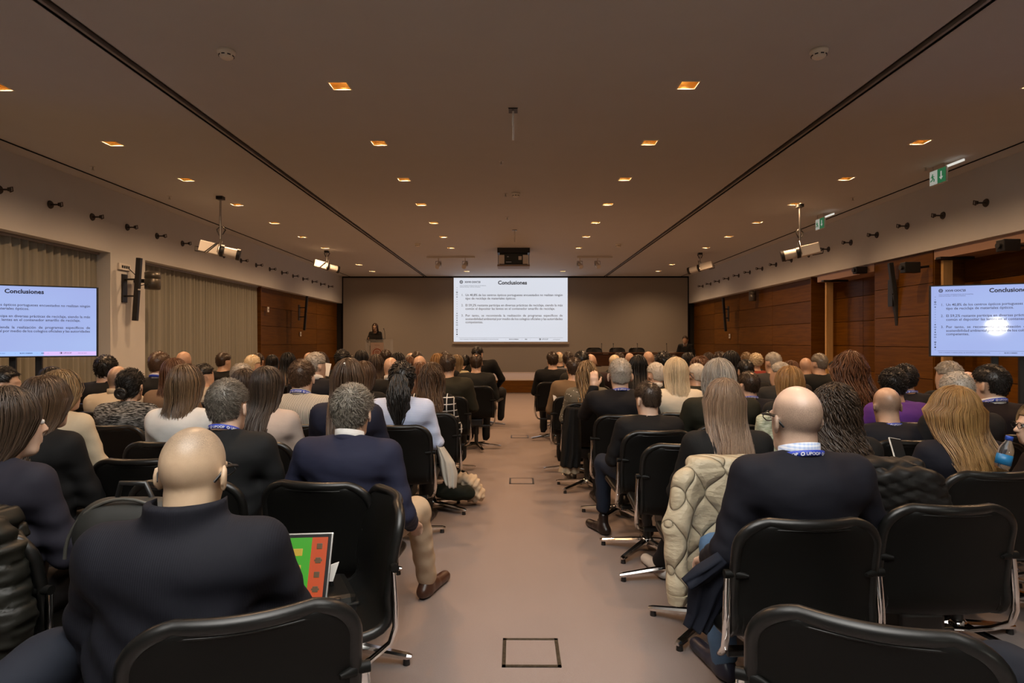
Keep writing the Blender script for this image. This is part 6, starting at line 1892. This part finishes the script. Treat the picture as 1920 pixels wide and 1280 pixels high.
profile_spot(412, 470, 9.5, rd(20), 'white stage spotlight hanging over the left curtain', 0.4)
profile_spot(1498, 474, 10.1, rd(180 - 20), 'white stage spotlight hanging by the right beam', 0.4)
profile_spot(612, 500, 15.2, rd(35), 'white stage spotlight near the front left corner', 0.3, 1.1)
profile_spot(1312, 503, 15.6, rd(180 - 35), 'white stage spotlight near the front right corner', 0.3, 1.1)

# exit signs
for i, (x, y, wpx, hpx, lab) in enumerate(((1757, 333, 27, 28, 'green exit sign with running figure and arrow, nearest'), (1537, 421, 14, 18, 'green exit sign with running figure and arrow, farther'))):
    d = at_wall(x, 1, 5.5); p = px(x, y, d); s_ = thing('exit_sign', lab, 'sign', p, rd(-88))
    w = 0.30; h = 0.205
    MB().box((-w / 2, -0.012, -h / 2), (w / 2, 0.012, h / 2), 0.003).build('casing', WHITEM, s_)
    MB().box((-0.002, -0.016, -h / 2 + 0.012), (w / 2 - 0.01, -0.0125, h / 2 - 0.012)).build('arrow_panel', emit('exit_green', (0.02, 0.14, 0.055), 0.6), s_)
    MB().box((-w / 2 + 0.01, -0.016, -h / 2 + 0.012), (-0.006, -0.0125, h / 2 - 0.012)).build('figure_panel', emit('exit_white', (0.42, 0.42, 0.36), 0.6), s_)
    WG = emit('exit_pale', (0.45, 0.45, 0.40), 0.6)
    MB().box((0.055, -0.019, -0.02), (0.075, -0.0165, 0.055)).add([(0.03, -0.0175, -0.015), (0.065, -0.0175, -0.055), (0.10, -0.0175, -0.015)], [(0, 1, 2)]).build('arrow', WG, s_)
    GR = emit('exit_green', (0.02, 0.14, 0.055), 0.6); m = MB(); m.disc((-0.085, -0.0175, 0.042), (0, -1, 0), 0.011, 12)
    m.tube([(-0.088, -0.0175, 0.028), (-0.078, -0.0175, -0.008)], 0.010, 6).tube([(-0.078, -0.0175, -0.008), (-0.055, -0.0175, -0.02), (-0.06, -0.0175, -0.052)], 0.007, 6).tube([(-0.078, -0.0175, -0.008), (-0.092, -0.0175, -0.03), (-0.12, -0.0175, -0.04)], 0.007, 6).tube([(-0.088, -0.0175, 0.022), (-0.055, -0.0175, 0.012)], 0.005, 6).tube([(-0.088, -0.0175, 0.022), (-0.115, -0.0175, 0.008)], 0.005, 6)
    m.build('running_figure', GR, s_)
    zc = CEIL - p.z
    for sx in (-0.1, 0.1): MB().cyl((sx, 0, h / 2), (sx, 0, zc), 0.005).build('hanger', STEEL, s_)
    MB().box((w / 2 - 0.02, 0.0, h / 2 - 0.02), (w / 2 + 0.26, 0.02, h / 2 + 0.006)).build('reflection_strip', emit('exit_reflection_glow', (0.8, 0.78, 0.7), 0.7), s_)  # reflected light streak along the ceiling edge, modelled as a glowing strip

# wall hooks along the beams
hk_disc = MB().cyl((0, 0, 0), (0.012, 0, 0), 0.055, 0.048, n=20).mesh('rosette'); hk_arm = MB().cyl((0.012, 0, 0), (0.12, 0, 0), 0.011, n=10).box((0.11, -0.02, -0.022), (0.135, 0.02, 0.022), 0.006).tube([(0.12, 0, 0.02), (0.16, 0.0, 0.03), (0.165, 0, -0.02), (0.13, 0, -0.03)], 0.007, 6).mesh('hook_arm')
HK = plain('dark_bronze', (0.045, 0.034, 0.026), 0.45, 0.4)
for sx, side in ((-1, 'left'), (1, 'right')):
    d0 = 7.87 - 0.78 if sx < 0 else 7.84
    n = 0
    for k in range(17 if sx < 0 else 16):
        y = d0 + k * 0.785
        if y > 20.2: break
        n += 1
        t = thing('wall_hook', 'dark round wall hook, %s from the camera along the %s beam' % (ordinal(n), side), 'hook', (sx * WX, y, 3.255), 0 if sx < 0 else PI, 'round wall hooks on the beams')
        obj('rosette', hk_disc, HK, t); obj('hook_arm', hk_arm, HK, t)

# column loudspeakers on brackets
def column_speaker(xt, yt, xb, yb, d, wpx, label, bracket_x, sx):
    a = px(xt, yt, d); b = px(xb, yb, d); c = (a + b) / 2; L = (a - b).length
    t = thing('column_speaker', label, 'speaker', c); tilt = math.atan2(a.x - b.x, a.z - b.z)
    hd = bpy.data.objects.new('cabinet', None); COL.objects.link(hd); hd.parent = t; hd.rotation_euler = (0, tilt, 0)
    w = wpx * d / F / 2
    w *= 0.8
    MB().box((-w, -0.03, -L / 2), (w, 0.03, -0.01), 0.006).box((-w, -0.03, 0.01), (w, 0.03, L / 2), 0.006).build('enclosure', BLACKP, hd)
    MB().box((-w * 0.8, -0.036, -L / 2 + 0.03), (w * 0.8, -0.03, L / 2 - 0.03)).build('grille', plain('grille_cloth', (0.02, 0.02, 0.02), 0.9), hd)
    X = sx * (WX if d > 0 else WX) - c.x
    for z in (0.16, -0.10):
        MB().cyl((0, 0.03, z), (X * 0.98, 0.06, z), 0.014).build('bracket_arm', BLACKP, t)
    MB().box((min(X, X - sx * 0.02), 0.0, -0.2), (max(X, X - sx * 0.02), 0.12, 0.24), 0.004).build('wall_plate', BLACKP, t)
    return t, c


column_speaker(259, 484, 251, 602, 9.3, 11, 'tall slim black loudspeaker bracketed to the left pier', 0, -1)
column_speaker(1667, 494, 1682, 611, 9.75, 10, 'tall slim black loudspeaker on the right wall left of the television', 0, 1)
column_speaker(575, 556, 570, 620, 16.9, 5, 'slim black loudspeaker on the far left wood wall', 0, -1)
column_speaker(1355, 559, 1360, 622, 17.2, 5.5, 'slim black loudspeaker on the far right wood wall', 0, 1)

# round wall lamps / camera heads
def can_light(x, y, d, r, h, label, sx, X=6.2):
    p = px(x, y, d); t = thing('wall_lamp', label, 'lamp', p)
    MB().lathe([(0.0, h / 2), (r, h / 2), (r, h * 0.15), (r * 0.9, h * 0.12), (r, h * 0.08), (r, -h / 2), (r * 0.85, -h / 2 - 0.01), (0, -h / 2 - 0.01)], 24).build('can', plain('lamp_grey', (0.09, 0.082, 0.07), 0.35, 0.5), t)
    MB().lathe([(0, h / 2 + 0.03), (r * 0.7, h / 2 + 0.02), (r, h / 2)], 24).build('dome', plain('lamp_bronze', (0.12, 0.10, 0.08), 0.3, 0.8), t)
    dx = sx * X - p.x
    MB().box((min(0, dx), 0.0, -0.03), (max(0, dx), 0.05, 0.03), 0.006).build('arm', BLACKP, t)


can_light(284, 527, 9.6, 0.115, 0.26, 'round dark grey camera head beside the black column speaker', -1, 6.1)
can_light(1410, 556, 15.6, 0.09, 0.24, 'cylindrical grey wall lamp on the wood panelling', 1)
# devices in the right niches, wall plates
for x, y, d, w, h, lab in ((1712, 503, 9.0, 0.36, 0.16, 'black camera on an arm over the right wall'), (1616, 508, 10.6, 0.30, 0.12, 'black boxed device over the door niche'), (1895, 462, 7.0, 0.3, 0.14, 'black boxed device high on the wall above the right television')):
    p = px(x, y, d); t = thing('wall_device', lab, 'device', p)
    MB().box((-w / 2, -0.06, -h / 2), (w / 2 * 0.3, 0.06, h / 2), 0.01).build('housing', BLACKP, t); MB().cyl((w * 0.15, 0, 0), (6.16 - p.x, 0.0, 0.02), 0.018).build('arm', BLACKP, t); MB().cyl((-w * 0.6, 0, 0), (-w / 2, 0, 0), 0.035).build('lens', BLACKP, t)
for x, y, X, lab in ((501, 581, -6.2, 'small white wall control beside the curtain'), (562, 627, -6.27, 'small white socket on the left wood wall'), (1368, 631, 6.27, 'small white socket on the right wood wall')):
    d = at_wall(x, 0, abs(X)); p = px(x, y, d); t = thing('wall_plate', lab, 'switch', (X, d, p.z)); s_ = 1 if X < 0 else -1
    MB().box((min(0, s_ * 0.02), -0.045, -0.065), (max(0, s_ * 0.02), 0.045, 0.065), 0.004).build('plate', WHITEM, t); MB().box((min(0, s_ * 0.026), -0.02, -0.02), (max(0, s_ * 0.026), 0.02, 0.02)).build('button', GREYP, t)
pv = px(228, 501, 9.35); t = thing('connection_panel', 'pale connection panel with cable on the left pier', 'panel', (-WX, 9.35, pv.z))
MB().box((0, -0.14, -0.05), (0.03, 0.14, 0.05), 0.004).build('plate', WHITEM, t)
for k in range(4): MB().box((0.03, -0.08 + k * 0.05, -0.02), (0.036, -0.05 + k * 0.05, 0.02)).build('socket', BLACKP, t)
MB().tube([(0.03, 0.1, -0.02), (0.10, 0.16, -0.12), (0.14, 0.18, -0.22), (0.2, 0.1, -0.28), (0.4, 0.0, -0.26)], 0.007, 6).build('cable', BLACKP, t)

# work lamp at the rear of the room, mirrored in the right television
rl = thing('work_lamp', 'bright round work lamp on the rear wall', 'lamp', (3.87, FRONT + 0.02, 1.79))
MB().cyl((0, 0, 0), (0, 0.10, 0), 0.20, n=32).build('housing', BLACKP, rl); MB().cyl((0, 0.10, 0), (0, 0.105, 0), 0.17, n=32).build('lamp_face', emit('work_lamp_face', (1.0, 0.95, 0.8), 60.0), rl)
